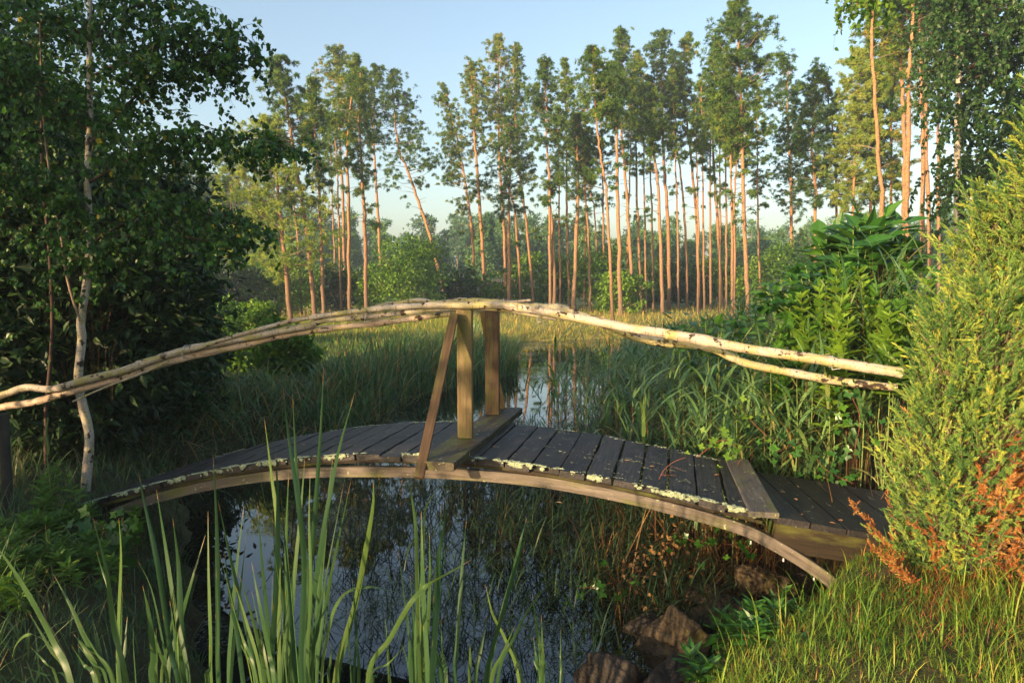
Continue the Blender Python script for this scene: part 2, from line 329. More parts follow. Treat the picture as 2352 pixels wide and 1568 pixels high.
# ------------------------------------------------------------------ terrain
POND=np.array([(-.9,1.75),(.1,1.9),(.45,3.2),(.95,3.75),(1.95,4.25),(2.35,5.5),(2.5,8),(2.7,12),(3.2,18),(8,24),(7,27.5),(2,25.5),(.3,24.6),(-.6,22.5),(-.35,17),(-1.2,14.6),(-2.0,12.2),(-2.25,10.4),(-2.9,8.5),(-3.6,7),(-2.95,6),(-2.35,4.9),(-1.75,3.9),(-1.45,2.6)])
POND=np.where(POND[:,1:]>5.8,POND*1.13,POND); WZ=-.30
def sdist(x,y):
    sh=x.shape; x=x.ravel(); y=y.ravel(); d=np.full(len(x),1e9); ins=np.zeros(len(x),bool); n=len(POND)
    for i in range(n):
        ax,ay=POND[i]; bx,by=POND[(i+1)%n]; ex,ey=bx-ax,by-ay
        t=np.clip(((x-ax)*ex+(y-ay)*ey)/(ex*ex+ey*ey),0,1); d=np.minimum(d,np.hypot(x-ax-t*ex,y-ay-t*ey))
        c=((ay>y)!=(by>y))&(x<(bx-ax)*(y-ay)/(by-ay+1e-12)+ax); ins^=c
    return np.where(ins,-d,d).reshape(sh)
def wob(x,y,s=1.): return (np.sin(x*1.7*s+1.3)*np.cos(y*1.3*s+.4)+.5*np.sin(x*3.9*s-y*2.7*s)+.3*np.sin(x*7.1*s+y*8.3*s))/1.8
def H(x,y):
    x=np.asarray(x,float); y=np.asarray(y,float)
    sd=sdist(x,y)+.12*wob(x,y,1.7)
    land=.06+.30*np.exp(-np.maximum(y-10,0)/6.)+.14*np.exp(-np.maximum(y-4,0)/3.)+.05*wob(x,y,.8)+.10*np.exp(-((x-2.6)**2+(y-3.2)**2)/3)
    far=np.clip((np.hypot(x,y)-60)/200,0,1)**1.5*3
    w=np.where(y>20,.5,.42)
    bmp=.30*np.exp(-((x-2.08)**2+(y-3.78)**2)/.10)
    return bmp+np.where(sd>0,(land-WZ+.04)*(1-np.exp(-np.maximum(sd,0)/w))+WZ-.04+far,WZ-.04-.5*(1-np.exp(np.minimum(sd,0)/.7)))
def grid_axis(a,b,fine,lo,hi,n):
    f=np.arange(a,b+1e-6,fine); g=np.geomspace(fine,1,n)
    left=a-(a-lo)*np.geomspace(fine/(a-lo),1,n)[::-1]; right=b+(hi-b)*np.geomspace(fine/(hi-b),1,n)
    return np.concatenate([left,f,right])
gx=grid_axis(-6,6,.12,-420,420,34); gy=grid_axis(-1,30,.16,-60,520,34)
X,Y=np.meshgrid(gx,gy,indexing='ij'); Z=H(X,Y); ny=len(gy)
i=np.arange(len(gx)-1)[:,None]; j=np.arange(ny-1)[None]
mb=MB(); mb.add(np.stack([X,Y,Z],-1).reshape(-1,3),np.stack([i*ny+j,(i+1)*ny+j,(i+1)*ny+j+1,i*ny+j+1],-1).reshape(-1,4),smooth=True)
tag(mb.build('ground',M['ground']),'grassy earth banks around the dark pond','ground',kind='structure')
mb=MB(); mb.add([[-5.5,1,WZ],[12,1,WZ],[12,33,WZ],[-5.5,33,WZ]],[[0,1,2,3]]); tag(mb.build('water',M['water']),'still dark pond water mirroring the sky and reeds','water',kind='structure')
def onland(x,y,off=0.): return np.stack([x,y,H(x,y)+off],1)
def scatter(n,xr,yr,cond=None):
    x=R.uniform(*xr,n); y=R.uniform(*yr,n)
    if cond is not None: k=cond(x,y); x=x[k]; y=y[k]
    return x,y

# ------------------------------------------------------------------ bridge
U=norm(np.array([.973,-.23,0])); Vv=norm(np.array([.23,.973,0])); UP=np.array([0,0,1.])
def onplane(px,py,c):
    d=ray(px,py); t=c/(d[0]*Vv[0]+d[1]*Vv[1]); p=d*t; return p+np.array([0,0,CAMZ])
def plcurve(pts,c): return np.array([onplane(a,b,c) for a,b in pts])
VN,VF=4.22,5.36
near=plcurve([(180,1163),(320,1117),(480,1084),(620,1061),(760,1047),(900,1045),(1050,1047),(1200,1062),(1330,1086),(1500,1124),(1600,1147),(1700,1168),(1760,1182)],VN)
us=near@U; zs=near[:,2]; o_=np.argsort(us); us=us[o_]; zs=zs[o_]
pc=np.polyfit(us,zs,4)
def dz(u): return np.polyval(pc,u)
def BP(u,v,z): return U*u+Vv*v+UP*z
bridge=empty('footbridge',tuple(BP(-.9,4.8,.5)),'small arched wooden footbridge with blackened planks and birch pole handrail','bridge')
u0,u1=us[0]-.25,us[-1]-.02
mb=MB(); u=u0
while u<u1-.08:
    w=.172+R.normal()*.008; uc=u+w/2; sl=(dz(uc+.02)-dz(uc-.02))/.04; T=norm(U+UP*sl); N=np.cross(T,Vv); N=N*np.sign(N[2])
    e0=VN+R.normal()*.014; e1=VF+R.normal()*.018; yaw=R.normal()*.006; S=norm(Vv+U*yaw)
    c0=BP(uc,e0,dz(uc)-.02+R.normal()*.003); L=e1-e0; nn=np.linspace(0,L,7)
    pts=[c0+S*t for t in nn]; beam(mb,np.array(pts),T,N,w/2-R.uniform(.003,.008),.02,nseg=2,bev=.004,tcoff=R.uniform(0,40),wob=.0018,tint=R.uniform(.1,.95)); u+=w
deck=mb.build('deck',M['deck'],bridge)
tag(deck,'arched walkway of blackened weathered planks')
# lichen along near edge of deck
mb=MB()
def lichen(n,ur,vr,zoff,s=(.008,.022),cl=None):
    cu=R.uniform(*ur,n); 
    for a in cu:
        k=R.integers(5,13); b=a+R.normal(size=k)*.028; v=R.uniform(*vr)+R.normal(size=k)*.010
        for bb,vv in zip(b,v):
            r=R.uniform(*s); m=7; th=np.linspace(0,2*np.pi,m,endpoint=False)+R.uniform(0,1); rr=r*R.uniform(.6,1.2,m)
            z=dz(bb)+zoff+(.0 if vv>VN-.004 else R.uniform(-.022,-.002)); up=(vv>VN-.004)
            A,B,Nn=(U,Vv,UP) if up else (U,UP,-Vv)
            c=U*bb+Vv*(vv if up else VN-.008)+UP*z
            ring=c+A*(rr*np.cos(th))[:,None]+B*(rr*np.sin(th))[:,None]*.8+Nn*.001; top=c+Nn*r*R.uniform(.15,.4)
            mid=c+A*(rr*.6*np.cos(th+.3))[:,None]+B*(rr*.6*np.sin(th+.3))[:,None]*.8+Nn*r*R.uniform(.12,.4,m)[:,None]
            q=np.arange(m); qn=(q+1)%m
            mb.add(np.vstack([ring,mid,top]),np.concatenate([np.stack([q,qn,m+q],1),np.stack([qn,m+qn,m+q],1),np.stack([m+q,m+qn,np.full(m,2*m)],1)]))
lichen(58,(u0,-1.35),(VN-.015,VN+.025),.003); lichen(22,(-1.3,.1),(VN-.014,VN+.02),.003); lichen(20,(.0,u1),(VN-.014,VN+.012),.003); lichen(50,(u0,u1),(VF-.05,VF-.02),.002,(.004,.012)); lichen(46,(-1,u1),(VN,VF),.002,(.003,.007))
lc=mb.build('lichen',M['lichen'],deck); tag(lc,'pale green lichen crust along the plank ends')
# arch beams
at=[(262,1178),(360,1143),(500,1110),(640,1090),(760,1083),(940,1083),(1100,1091),(1250,1106),(1400,1133),(1530,1163),(1650,1196),(1725,1222),(1800,1262),(1870,1306),(1920,1345),(1965,1395)]
arch=plcurve(at,VN+.035)
mb=MB(); beam(mb,arch,Vv,UP,.021,.036,nseg=5,bev=.003); a1=mb.build('arch_beam',M['archwood'],bridge)
arch2=arch+Vv*(VF-VN-.07)
mb=MB(); beam(mb,arch2,Vv,UP,.021,.041,nseg=5,bev=.003,tcoff=9); mb.build('arch_beam',M['archwood'],bridge)
# under-deck stringer behind beam
ua=np.linspace(u0+.1,u1,14)
mb=MB(); beam(mb,np.array([BP(q,VN+.03,dz(q)-.052) for q in ua]),Vv,UP,.02,.011,nseg=3,bev=.002); mb.build('edge_strip',M['sidewood'],bridge)
# bolts under arch beam
for a,b in ((1651,1224),(1727,1247),(1790,1262),(1785,1283)):
    pass
for k in (11,12,13):
    c=arch[k]-UP*.05-Vv*.005; m_=MB(); tube(m_,[c,c-UP*.02],.005,8); m_.build('bolt',M['iron'],a1)
# cross plank carrying the posts
CR=BP(0,0,0); cz=dz(-.0)+.0
pn=np.array([-.333,4.75,0]); pf=np.array([-.164,5.6,0]); CD=norm(np.array([.225,.974,0])); CS=np.array([CD[1],-CD[0],0])
cu=pn@U; ztop=dz(cu)+.055
c0=np.array([-.475,4.10,0]); c1=np.array([-.03,5.93,0])
mb=MB(); beam(mb,np.array([c0+UP*(ztop-.028),c1+UP*(ztop-.028)]),CS,UP,.125,.026,nseg=8,bev=.006,wob=.0015)
cb=mb.build('cross_plank',M['crosswood'],bridge); tag(cb,'wide mossy plank laid across the crest under the posts')
XX=np.array([1.,0,0]); YY=np.array([0,1.,0])
def post(px0,px1,Yp,y0,y1,tc,hy=.03):
    x0=P(px0,y0,Yp)[0]; x1=P(px1,y0,Yp)[0]; zt=P(px0,y0,Yp)[2]; zb=ztop
    c=np.array([(x0+x1)/2,Yp+hy,0]); ax=norm(np.array([math.cos(-.10),math.sin(-.10),0])); mb=MB()
    beam(mb,np.array([c+UP*zb,c+UP*zt]),ax,np.array([-ax[1],ax[0],0]),(x1-x0)/2-.004,hy,nseg=10,bev=.005,tcoff=tc); return mb
def bolts(o,x,y,Yp,ys):
    for q in ys:
        c=P(x,q,Yp); m_=MB(); tube(m_,[c+YY*.012,c-YY*.006],.0055,8); m_.build('bolt',M['oldpost'],o)
po=post(1048,1086,4.74,712,1032,3.3).build('post',M['post'],bridge); bolts(po,1067,0,4.735,(735,1012))
tag(po,'near square handrail post, sunlit tan wood')
po=post(1113,1148,5.6,708,973,11.7).build('post',M['brace'],bridge); bolts(po,1131,0,5.595,(735,955))  # shade on the far post painted by using the darker brace wood
tag(po,'far square handrail post, shade put into darker brown wood')
def stick(a,b,hw,hh,m,name,par,side,tc=0):
    mb=MB(); beam(mb,np.array([a,b]),side,np.array([0,-1.,.2]),hw,hh,nseg=6,bev=.004,tcoff=tc); return mb.build(name,m,par)
ba=P(962,1098,4.08); bb=P(1043,722,4.70)
tag(stick(ba,bb,.030,.022,M['brace'],'brace',bridge,norm(np.array([1.,.15,0])),5),'slanting brace from cross plank end to near post')
tag(stick(P(1160,965,5.93),P(1108,715,5.70),.028,.02,M['post'],'brace',bridge,norm(np.array([1.,.15,0])),8),'slanting brace behind the far post')
# right approach: grey cross strip and ramp planks
uE=u1; zE=dz(uE)
def q3(px,py,z): return Gd(px,py,z)
g1=plcurve([(1725,1186),(1748,1192)],VN-.03).mean(0)
mb=MB(); beam(mb,np.array([BP(uE-.0,VN-.05,zE+.018),BP(uE-.05,VF+.03,zE+.022)]),U,UP,.085,.017,nseg=8,bev=.004,tcoff=3,wob=.001)
tag(mb.build('cap_strip',M['greyplank'],bridge),'pale grey plank where the ramp begins')
mb=MB(); ru=uE+.08; zr=zE-.005; k=0
Ur=norm(U+np.array([.03,.16,0])); Vr=norm(np.array([-.02,.999,0])+0*Vv); Vr=np.array([-Ur[1],Ur[0],0])
org=BP(uE+.07,VN+.02,0); L=0
for w in (.20,.21,.20,.22,.20,.22,.20,.2):
    t=L+w/2; z=zr-.15*t; T=norm(Ur-UP*.15); N=norm(np.cross(T,Vr)); N*=np.sign(N[2])
    a=org+Ur*t+UP*(z-.02)-Vr*(.02+R.uniform(0,.015)); b=a+Vr*(1.13+R.uniform(-.02,.02))
    beam(mb,np.array([a,b]),T,N,w/2-.004,.02,nseg=6,bev=.004,tcoff=R.uniform(0,30),wob=.001,tint=R.uniform(.1,.9)); L+=w
tag(mb.build('ramp',M['deck'],bridge),'sloping dark plank ramp down to the right bank')
a=org+UP*(zr-.13)+Vr*.02; b=a+Ur*1.55-UP*.21
mb=MB(); beam(mb,np.array([a,b]),Vr,UP,.022,.085,nseg=8,bev=.004,tcoff=2,wob=.001); tag(mb.build('side_board',M['sidewood'],bridge),'brown mossy board carrying the ramp')
# handrail poles
def r5(p): return [(x*.4028,516.8+y*.4028) for x,y in p]
def r6(p): return [(746.5+x*.3662,631.6+y*.3662) for x,y in p]
def r7(p): return [(1435.5+x*.4761,574.2+y*.4761) for x,y in p]
pn_c=pn@Vv; pf_c=pf@Vv
poles=[
 ('a',r5([(-420,1075),(-200,1010),(0,972),(150,925),(300,935),(500,880),(700,830),(850,775),(1060,712),(1250,672),(1450,635),(1600,604),(1750,576)])+r6([(0,283),(250,266),(500,236),(800,207),(950,203),(1100,215),(1250,236),(1350,258),(1450,276)]),pn_c+.0,[.030,.030,.026,.018,.013],'rail_a','mossy birch pole from left bank over the near post'),
 ('b',r5([(-400,1190),(-200,1110),(0,1040),(200,1008),(400,950),(700,870),(900,800),(1200,722),(1400,682),(1600,632),(1800,600)])+r6([(200,315),(400,293),(600,266),(790,243)]),pn_c+.045,[.030,.030,.028,.024,.018],'rail_b','pinkish birch pole lowest on the left, ending at near post'),
 ('c',r5([(1120,705),(1280,650),(1600,562),(1800,523)])+r6([(100,240),(270,218),(450,200),(700,190),(900,190),(1080,187),(1200,202),(1400,235),(1600,272),(1900,330),(2195,375)])+r7([(200,405),(350,430),(600,478),(900,522),(1100,556),(1335,592)]),pn_c-.035,[.014,.019,.029,.031,.032],'rail_a','thick pale birch pole running down to the right'),
 ('d',r6([(290,205),(380,185),(480,172),(600,158),(700,177),(850,162),(1000,166),(1150,180),(1350,200),(1500,214),(1620,258),(1760,310),(1900,368),(2050,412),(2195,432)])+r7([(200,442),(400,470),(500,510),(600,550),(800,590),(1000,627),(1200,652),(1310,661)]),pf_c-.0,[.015,.026,.034,.031,.028],'rail_c','wavy mossy birch pole over the far post'),
 ('e',r6([(1100,182),(1190,168),(1290,157)]),pf_c-.05,[.010,.011,.010],'rail_b','short cut branch stub beyond the posts'),
 ('f',r5([(415,1005),(600,925),(850,828),(960,775)]),pn_c-.04,[.006,.009,.009],'rail_a','thin bare stick under the left poles')]
for k,(nm,pts,c,rad,mt,lb) in enumerate(poles):
    p=catmull(plcurve(pts,c),5); n=len(p)
    # knots and swellings
    rr=np.interp(np.linspace(0,1,n),np.linspace(0,1,len(rad)),rad)
    kn=np.zeros(n)
    for q in R.integers(2,n-2,max(1,n//9)): kn+=.16*np.exp(-((np.arange(n)-q)/.8)**2)
    mb=MB(); tube(mb,p,rr*(1+kn),14,lump=.03,tc0=k*7)
    for q in R.integers(3,n-3,n//12+1):
        d=norm(R.normal(size=3)+np.array([0,-1,.3])); tube(mb,[p[q],p[q]+d*(rr[q]+R.uniform(.006,.018))],[rr[q]*.45,rr[q]*.25],7,tc0=k*7+q)
    for q in R.integers(3,n-3,n//6):
        T=norm(p[q+1]-p[q]); d=norm(np.cross(T,R.normal(size=3))+np.array([0,-.6,.2])); s=np.cross(T,d); r=rr[q]
        A=p[q]+d*(r*1.02); l=R.uniform(.015,.05)
        mb.add([A-s*r*.5,A+s*r*.5,A+s*r*.4+T*l+d*.006,A-s*r*.3+T*l*.8+d*.012],[[0,1,2,3]],mat=1)
    o=mb.build('handrail_pole',[M[mt],M['branch'] if nm in 'ac' else M['brace']],bridge); tag(o,lb)
for (x,y,c,h) in ((r6([(268,243)])[0]+(pn_c,.047)),(r6([(1340,238)])[0]+(pn_c,.05)),(r5([(1060,722)])[0]+(pn_c,.05)),(r7([(990,537)])[0]+(pn_c,.036))):
    q=onplane(x,y,c); mb=MB(); th=np.linspace(0,2*np.pi*2.2,40)
    ax=norm(np.array([.97,-.2,.05]))
    tube(mb,q+np.outer(np.cos(th)*h,UP)+np.outer(np.sin(th)*.05,Vv)+np.outer(np.linspace(-.008,.012,40),ax),.0022,5)
    tube(mb,[q-Vv*.05-UP*.02,q-Vv*.058-UP*h*1.2,q-Vv*.052-UP*h*1.1+ax*.05],.0022,5)
    mb.build('wire_tie',M['wire'],bridge)
# fallen leaves on the deck
fl=[(1275,1152,'curled pinkish leaf on the planks right of the cross plank'),(1505,1070,'small pale leaf near far edge of planks'),(1448,1057,'curled brown leaf beside a plank gap'),(1040,1016,'thin pink leaf beside the near post'),(1830,1148,'pale curled leaf on the ramp, uppermost'),(1850,1182,'brown leaf lying midway along the ramp'),(1903,1198,'long pale leaf on the ramp'),(1930,1196,'small pale leaf near the ramp corner'),(1790,1128,'yellowish leaf beside the grey strip'),(700,1021,'cream leaf on the left planks'),(1130,1024,'tiny cream leaf on the cross plank'),(1640,1090,'brown leaf near the grey strip on the main deck')]
for a,b,lb in fl:
    z=dz(.3); d=ray(a,b); 
    t=4.5
    for _ in range(12):
        p=d*t+np.array([0,0,CAMZ]); uu=p@U; zz=(dz(uu) if uu<uE else zr-.15*(uu-uE)); t+= (p[2]-zz-.008)/max(.05,-d[2]+.02)*.7
    p=d*t+np.array([0,0,CAMZ]); uu=p@U; p[2]=(dz(uu) if uu<uE else zr-.15*(uu-uE))+.006
    mb=MB(); inst(mb,LEAF,p[None]*0,frames(norm(np.array([[math.cos(a),math.sin(a),.1]])),np.array([[.0,.1,1.]])),.045,tint=(a%10)/10,sx=.7)
    o=bpy.data.objects.new('fallen_leaf',mb.mesh('fallen_leaf',M['fallen'])); COL.objects.link(o); o.location=p
    tag(o,lb,'leaf','fallen leaves on the bridge')
# ------------------------------------------------------------------ pines
def crown_tufts(mb,centers,rad,n,size,tpl,flat=.55,tint=None,mat=0):
    k=len(centers); c=np.repeat(centers,n,0); r=np.repeat(np.broadcast_to(rad,(k,)),n)
    d=R.normal(size=(k*n,3)); d=norm(d)*(R.uniform(0,1,(k*n,1))**.45); d[:,2]*=flat
    pos=c+d*r[:,None]; dirs=norm(d+np.array([0,0,.55])+R.normal(size=d.shape)*.35)
    tt=np.repeat(R.uniform(0.05,.8,k) if tint is None else tint,n)+R.normal(size=k*n)*.10
    V0=tpl[0][:,[0,2,1]]*np.array([1,1,-1]) 
    inst(mb,(V0,tpl[1]),pos,frames(dirs),size*R.uniform(.7,1.25,k*n),np.clip(tt,0,1),mat)
TF=[tuft(13,s,.055,.0) for s in range(4)]; TB=[tuft(9,s) for s in range(4)]
def pine(pts,top,hw,cstart,wpx,label,mat='pine',base_y=None,dens=1.,side=0.,dead=6,Yd=None,group='pines standing in the row beyond the pond'):
    """pts: D-pixel trunk points from base up, top=(x,y) tip, hw crown half width px, cstart y where crown starts"""
    by=pts[0][1]
    if Yd is None: Yd=float(np.clip(1.78*F/(max(by,695)-HOR),33,52))
    wpx*=.78; k=Yd/F; P3=[P(x,y,Yd) for x,y in pts]+[P(top[0],top[1],Yd)]
    P3=np.array(P3); P3[1:,1]+=np.cumsum(R.normal(size=len(P3)-1)*.12)
    g=float(H(np.array([P3[0,0]]),np.array([P3[0,1]]))[0]); P3[0,2]=g-.1
    cur=catmull(P3,7); L=np.concatenate([[0],np.cumsum(np.linalg.norm(np.diff(cur,axis=0),axis=1))]); tot=L[-1]
    cur[1:-1]+=R.normal(size=(len(cur)-2,3))*.02
    r0=wpx*k*.5; rad=r0*(1.18-.18*np.minimum(1,L/1.5))*(1-.80*(L/tot)**1.6)+.01
    root=empty('pine_tree',tuple(P3[0]+np.array([0,0,.1])),label,'tree',group)
    mb=MB(); tube(mb,cur,rad,9,lump=.04); 
    mb.build('trunk',M['pine_bark'],root)
    zc=P(0,cstart,Yd)[2]; zt=P3[-1,2]
    at=lambda z:np.array([np.interp(z,cur[:,2],cur[:,0]),np.interp(z,cur[:,2],cur[:,1]),z]) 
    mb=MB(); cs=[];cr=[]
    nb=int((26+ (zt-zc)*3.2)*dens); W=hw*k
    for q in range(nb):
        f=(q+R.uniform(0,1))/nb; z=zc+(zt-zc)*f**.9*.985; b=at(z)
        prof=W*min(1.,.22+1.35*(1-f))*(.55+.45*min(1,f*3+.35))*R.uniform(.35,1.35)
        az=R.uniform(0,2*np.pi); 
        if side and R.uniform()<.5: az=(0 if side>0 else np.pi)+R.normal()*.6
        prof=max(prof,.22)
        el=.15+.55*f+R.normal()*.15; d=np.array([math.cos(az)*math.cos(el),math.sin(az)*math.cos(el),math.sin(el)])
        m=b+d*prof*.55+np.array([0,0,-.04*prof]); e=b+d*prof+np.array([0,0,.12*prof])
        tube(mb,np.array([b,m,e]),[max(.012,r0*.22*(1-f*.5)),.016,.006],4,mat=0,cap=False)
        # side pads
        for t in np.linspace(.5,1.,2+int(prof>.8)+int(prof>1.3)):
            for _ in range(5 if t>.7 else 2):
                c=b+(e-b)*t+R.normal(size=3)*np.array([.30,.30,.22])*min(prof,1.3); cs.append(c); cr.append(R.uniform(.06,.18))
    for q in range(int(6*min(dens,1.3))):
        z=R.uniform(max(P3[0,2]+2.5,zc-3.6),zc); b=at(z); az=R.uniform(0,2*np.pi); pr=R.uniform(.35,1.25); el=R.uniform(-.25,.4)
        d=np.array([math.cos(az)*math.cos(el),math.sin(az)*math.cos(el),math.sin(el)]); e=b+d*pr; tube(mb,np.array([b,b+d*pr*.5+np.array([0,0,.05]),e]),[.02,.012,.005],4,cap=False)
        for _ in range(R.integers(2,7)): cs.append(e+R.normal(size=3)*.2*pr); cr.append(R.uniform(.07,.16))
    cs.append(P3[-1]); cr.append(.2)
    # dead snags on the bare trunk
    zb=P3[0,2]+2.5
    for q in range(dead):
        z=R.uniform(zb,max(zc,zb+1)); b=at(z); az=R.uniform(0,2*np.pi); l=R.uniform(.25,1.1)*(1 if z>zb+3 else .5)
        d=np.array([math.cos(az),math.sin(az),R.uniform(-.1,.45)]); e=b+d*l
        tube(mb,np.array([b,b+d*l*.5+np.array([0,0,.06*l]),e+R.normal(size=3)*.1*l]),[.022,.014,.005],4,cap=False)
        if l>.7: tube(mb,np.array([b+d*l*.5,b+d*l*.8+R.normal(size=3)*.2]),[.01,.004],3,cap=False)
    cs=np.array(cs); cr=np.array(cr)
    for q in range(3):
        sel=R.uniform(size=len(cs))<.36
        if sel.any(): crown_tufts(mb,cs[sel],cr[sel],5,.18,TF[q],.8,mat=1)
    mb.build('crown',[M['branch'],M[mat]],root); return root
def c2(l): return [(516.8+x*.4759,y*.4759) for x,y in l]
def c3(l): return [(976.1+x*.4759,y*.4759) for x,y in l]
def c4(l): return [(1665.1+x*.4394,y*.4394) for x,y in l]
s2=.4759; s4=.4394
def pp(conv,s,pts,top,hw,cst,w,label,**k): pine(conv(pts),conv([top])[0],hw*s,cst*s,w*s,label,**k)
A=lambda *a,**k: pp(c2,s2,*a,**k)
B=lambda *a,**k: pp(c3,s2,*a,**k)
C=lambda *a,**k: pp(c4,s4,*a,**k)
A([(315,1480),(285,1180),(262,950),(248,800)],(225,600),215,1330,27,'broad pine with sunlit yellow green boughs reaching low, left end of the row',mat='pine_lit',dens=1.9,side=-1,Yd=34)
A([(437,1495),(392,1120),(340,800),(312,620)],(262,290),125,760,27,'thick left leaning pine with a dense rounded crown beside the yellow green pine',mat='pine',dens=1.5,Yd=36)
A([(475,1510),(457,1000),(442,750),(430,480)],(428,385),60,900,20,'slender pine with thin scattered crown just right of the thick leaning pine',Yd=35)
A([(370,1420),(345,1100),(325,950)],(318,820),45,1000,13,'short thin pine trunk between the yellow green pine and the leaning one',dens=.6,Yd=42)
A([(537,1480),(522,1000),(516,850)],(512,620),45,900,11,'very thin pale pine stem left of the trio of straight trunks',dens=.5)
A([(560,1465),(548,1000),(543,820)],(520,560),70,850,13,'thin pine stem hard against the left of the tallest left group pine',dens=.6,Yd=44)
A([(580,1466),(568,1000),(556,700),(547,400)],(545,242),115,640,20,'tallest pine of the left group with an open airy crown',dens=1.25)
A([(602,1466),(596,900),(592,760)],(632,290),75,700,22,'reddish pine trunk just right of the tallest left group pine',Yd=42)
A([(680,1466),(680,1150),(664,900),(646,600)],(650,340),75,900,24,'pine with a kinked grey trunk and side fork near the right of the left group',Yd=40)
A([(762,1465),(746,1200),(735,950),(722,700),(720,500)],(722,322),95,720,18,'pine with dark bushy top and long upright trunk left of the leaning pine')
A([(1072,1445),(1005,1200),(930,970),(870,800),(832,700)],(795,335),125,900,19,'strongly leaning pine bordering the open sky gap',dens=1.2,side=1)
A([(1212,1440),(1192,1130),(1160,900),(1130,720),(1092,560)],(1048,400),95,1050,18,'bent pine with sparse ragged crown at the right edge of the sky gap',side=-1,dens=1.1)
A([(1262,1446),(1236,1100),(1215,800),(1200,620),(1190,400)],(1175,303),85,760,22,'straight pine directly above the far handrail post',dens=1.1)
A([(1357,1452),(1345,1100),(1326,800),(1318,500),(1320,350)],(1312,175),100,600,18,'tall pine with a bare branching candelabra top in the central row',dens=1.05)
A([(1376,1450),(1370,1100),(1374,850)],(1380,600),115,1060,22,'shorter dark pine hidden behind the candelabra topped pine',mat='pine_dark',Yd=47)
A([(1432,1442),(1402,1050),(1370,900),(1346,720)],(1350,430),70,820,15,'thin bowed pine stem crossing behind the candelabra topped pine',dens=.7)
A([(1492,1456),(1462,1150),(1430,900),(1410,700),(1396,450)],(1395,222),85,960,16,'slim curved pine with tufts all down its upper half, right of the candelabra topped one',dens=1.0,side=1)
B([(607,1470),(601,1150),(600,900),(590,700),(585,500)],(572,298),88,720,17,'pine with dark rounded crown and twin trunk beside it',mat='pine_dark',dens=1.25,Yd=43)
B([(628,1472),(616,1100),(602,940)],(655,840),60,1000,24,'reddish crooked twin trunk ending in one short bough',dens=.5,Yd=43)
B([(698,1482),(691,1250),(685,1000),(683,700),(678,450)],(663,288),62,640,15,'narrow spire topped pine with slim straight trunk, first right of the twin trunks',dens=1.1)
B([(718,1442),(730,1150),(738,900)],(728,560),85,960,25,'stout pine with a greyish lower trunk and ragged crown in mid row',mat='pine_dark',Yd=47)
B([(800,1442),(791,1150),(770,900),(765,780)],(745,560),70,860,14,'thin pine leaning left behind the stout grey based pine',dens=.8,Yd=48)
B([(836,1235),(822,1050),(792,900)],(765,700),55,1000,11,'small thin pine starting above the bushes in mid row',dens=.6,Yd=50)
B([(908,1526),(892,1200),(875,900),(850,750),(826,560)],(812,238),90,600,18,'left leaning pine rooted nearest the pond in the central row',dens=1.2)
B([(945,1462),(932,1100),(925,850),(925,600)],(880,330),80,640,26,'thick scaly barked pine beside the leaning one nearest the pond',dens=1.1,Yd=42)
B([(1003,1492),(990,1200),(966,850),(950,620),(954,350)],(942,150),105,620,20,'tall pine with a layered pointed crown in the middle of the row',dens=1.45)
B([(1046,1482),(1031,1150),(1018,800),(1022,560)],(1022,265),65,640,15,'slim pine just right of the layered pointed pine',dens=1.0)
B([(1103,1462),(1096,1100),(1088,800),(1085,600)],(1078,380),55,720,13,'thin straight pine half way between two tall crowned pines',dens=.8)
B([(1150,1442),(1140,1180),(1126,900),(1102,680)],(1100,440),60,760,22,'dark based pine with an orange upper trunk left of a tall dark crown',Yd=44)
B([(1180,1482),(1175,1150),(1160,850),(1150,620),(1146,400)],(1150,148),98,640,22,'tall pine with a dark heavy crown, second tallest right of centre',mat='pine_dark',dens=1.45)
B([(1267,1462),(1256,1100),(1236,850),(1216,660)],(1208,330),62,760,14,'slim pine between the dark heavy crown and the slanting pair',dens=.9)
B([(1325,1466),(1315,1100),(1290,800),(1265,560),(1246,420)],(1272,160),72,560,18,'slanting pine with a narrow feathery top',dens=1.25)
B([(1319,1440),(1317,1000),(1308,760)],(1300,520),45,820,12,'thin stem running beside the slanting feathery topped pine',dens=.5,Yd=45)
B([(1379,1452),(1374,1000),(1373,700)],(1372,430),55,760,14,'straight red stemmed pine right of the slanting pair',dens=.8)
B([(1436,1440),(1412,1000),(1396,750),(1398,450)],(1412,195),80,620,18,'pine with tilted trunk below the left shoulder of the tallest pine',dens=1.2)
B([(1424,1430),(1422,900)],(1420,480),55,700,14,'upright thin pine crossing the tilted trunk near the tallest pine',dens=.7,Yd=47)
B([(1485,1502),(1476,1100),(1468,750)],(1462,400),75,780,16,'bright slim pine immediately left of the tallest pine',dens=.9,Yd=37)
B([(1496,1430),(1490,1000),(1502,740)],(1510,500),55,820,14,'second slim stem against the left of the tallest pine',dens=.6,Yd=43)
B([(1560,1482),(1556,1300),(1545,900),(1536,600),(1520,300)],(1512,0),165,760,25,'tallest pine in the row with wide green boughs against the sky',dens=2.0,Yd=36)
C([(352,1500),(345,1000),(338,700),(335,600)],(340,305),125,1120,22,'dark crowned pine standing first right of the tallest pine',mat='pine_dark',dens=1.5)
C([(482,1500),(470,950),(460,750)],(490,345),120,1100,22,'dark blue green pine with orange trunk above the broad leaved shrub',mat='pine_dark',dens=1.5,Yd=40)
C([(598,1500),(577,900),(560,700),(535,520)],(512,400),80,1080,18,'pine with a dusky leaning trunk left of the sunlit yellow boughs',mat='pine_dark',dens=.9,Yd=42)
C([(690,1500),(680,960),(700,700)],(690,260),130,1120,18,'pine with sunlit yellow green boughs left of the first great trunk',mat='pine_lit',dens=1.8,Yd=38)
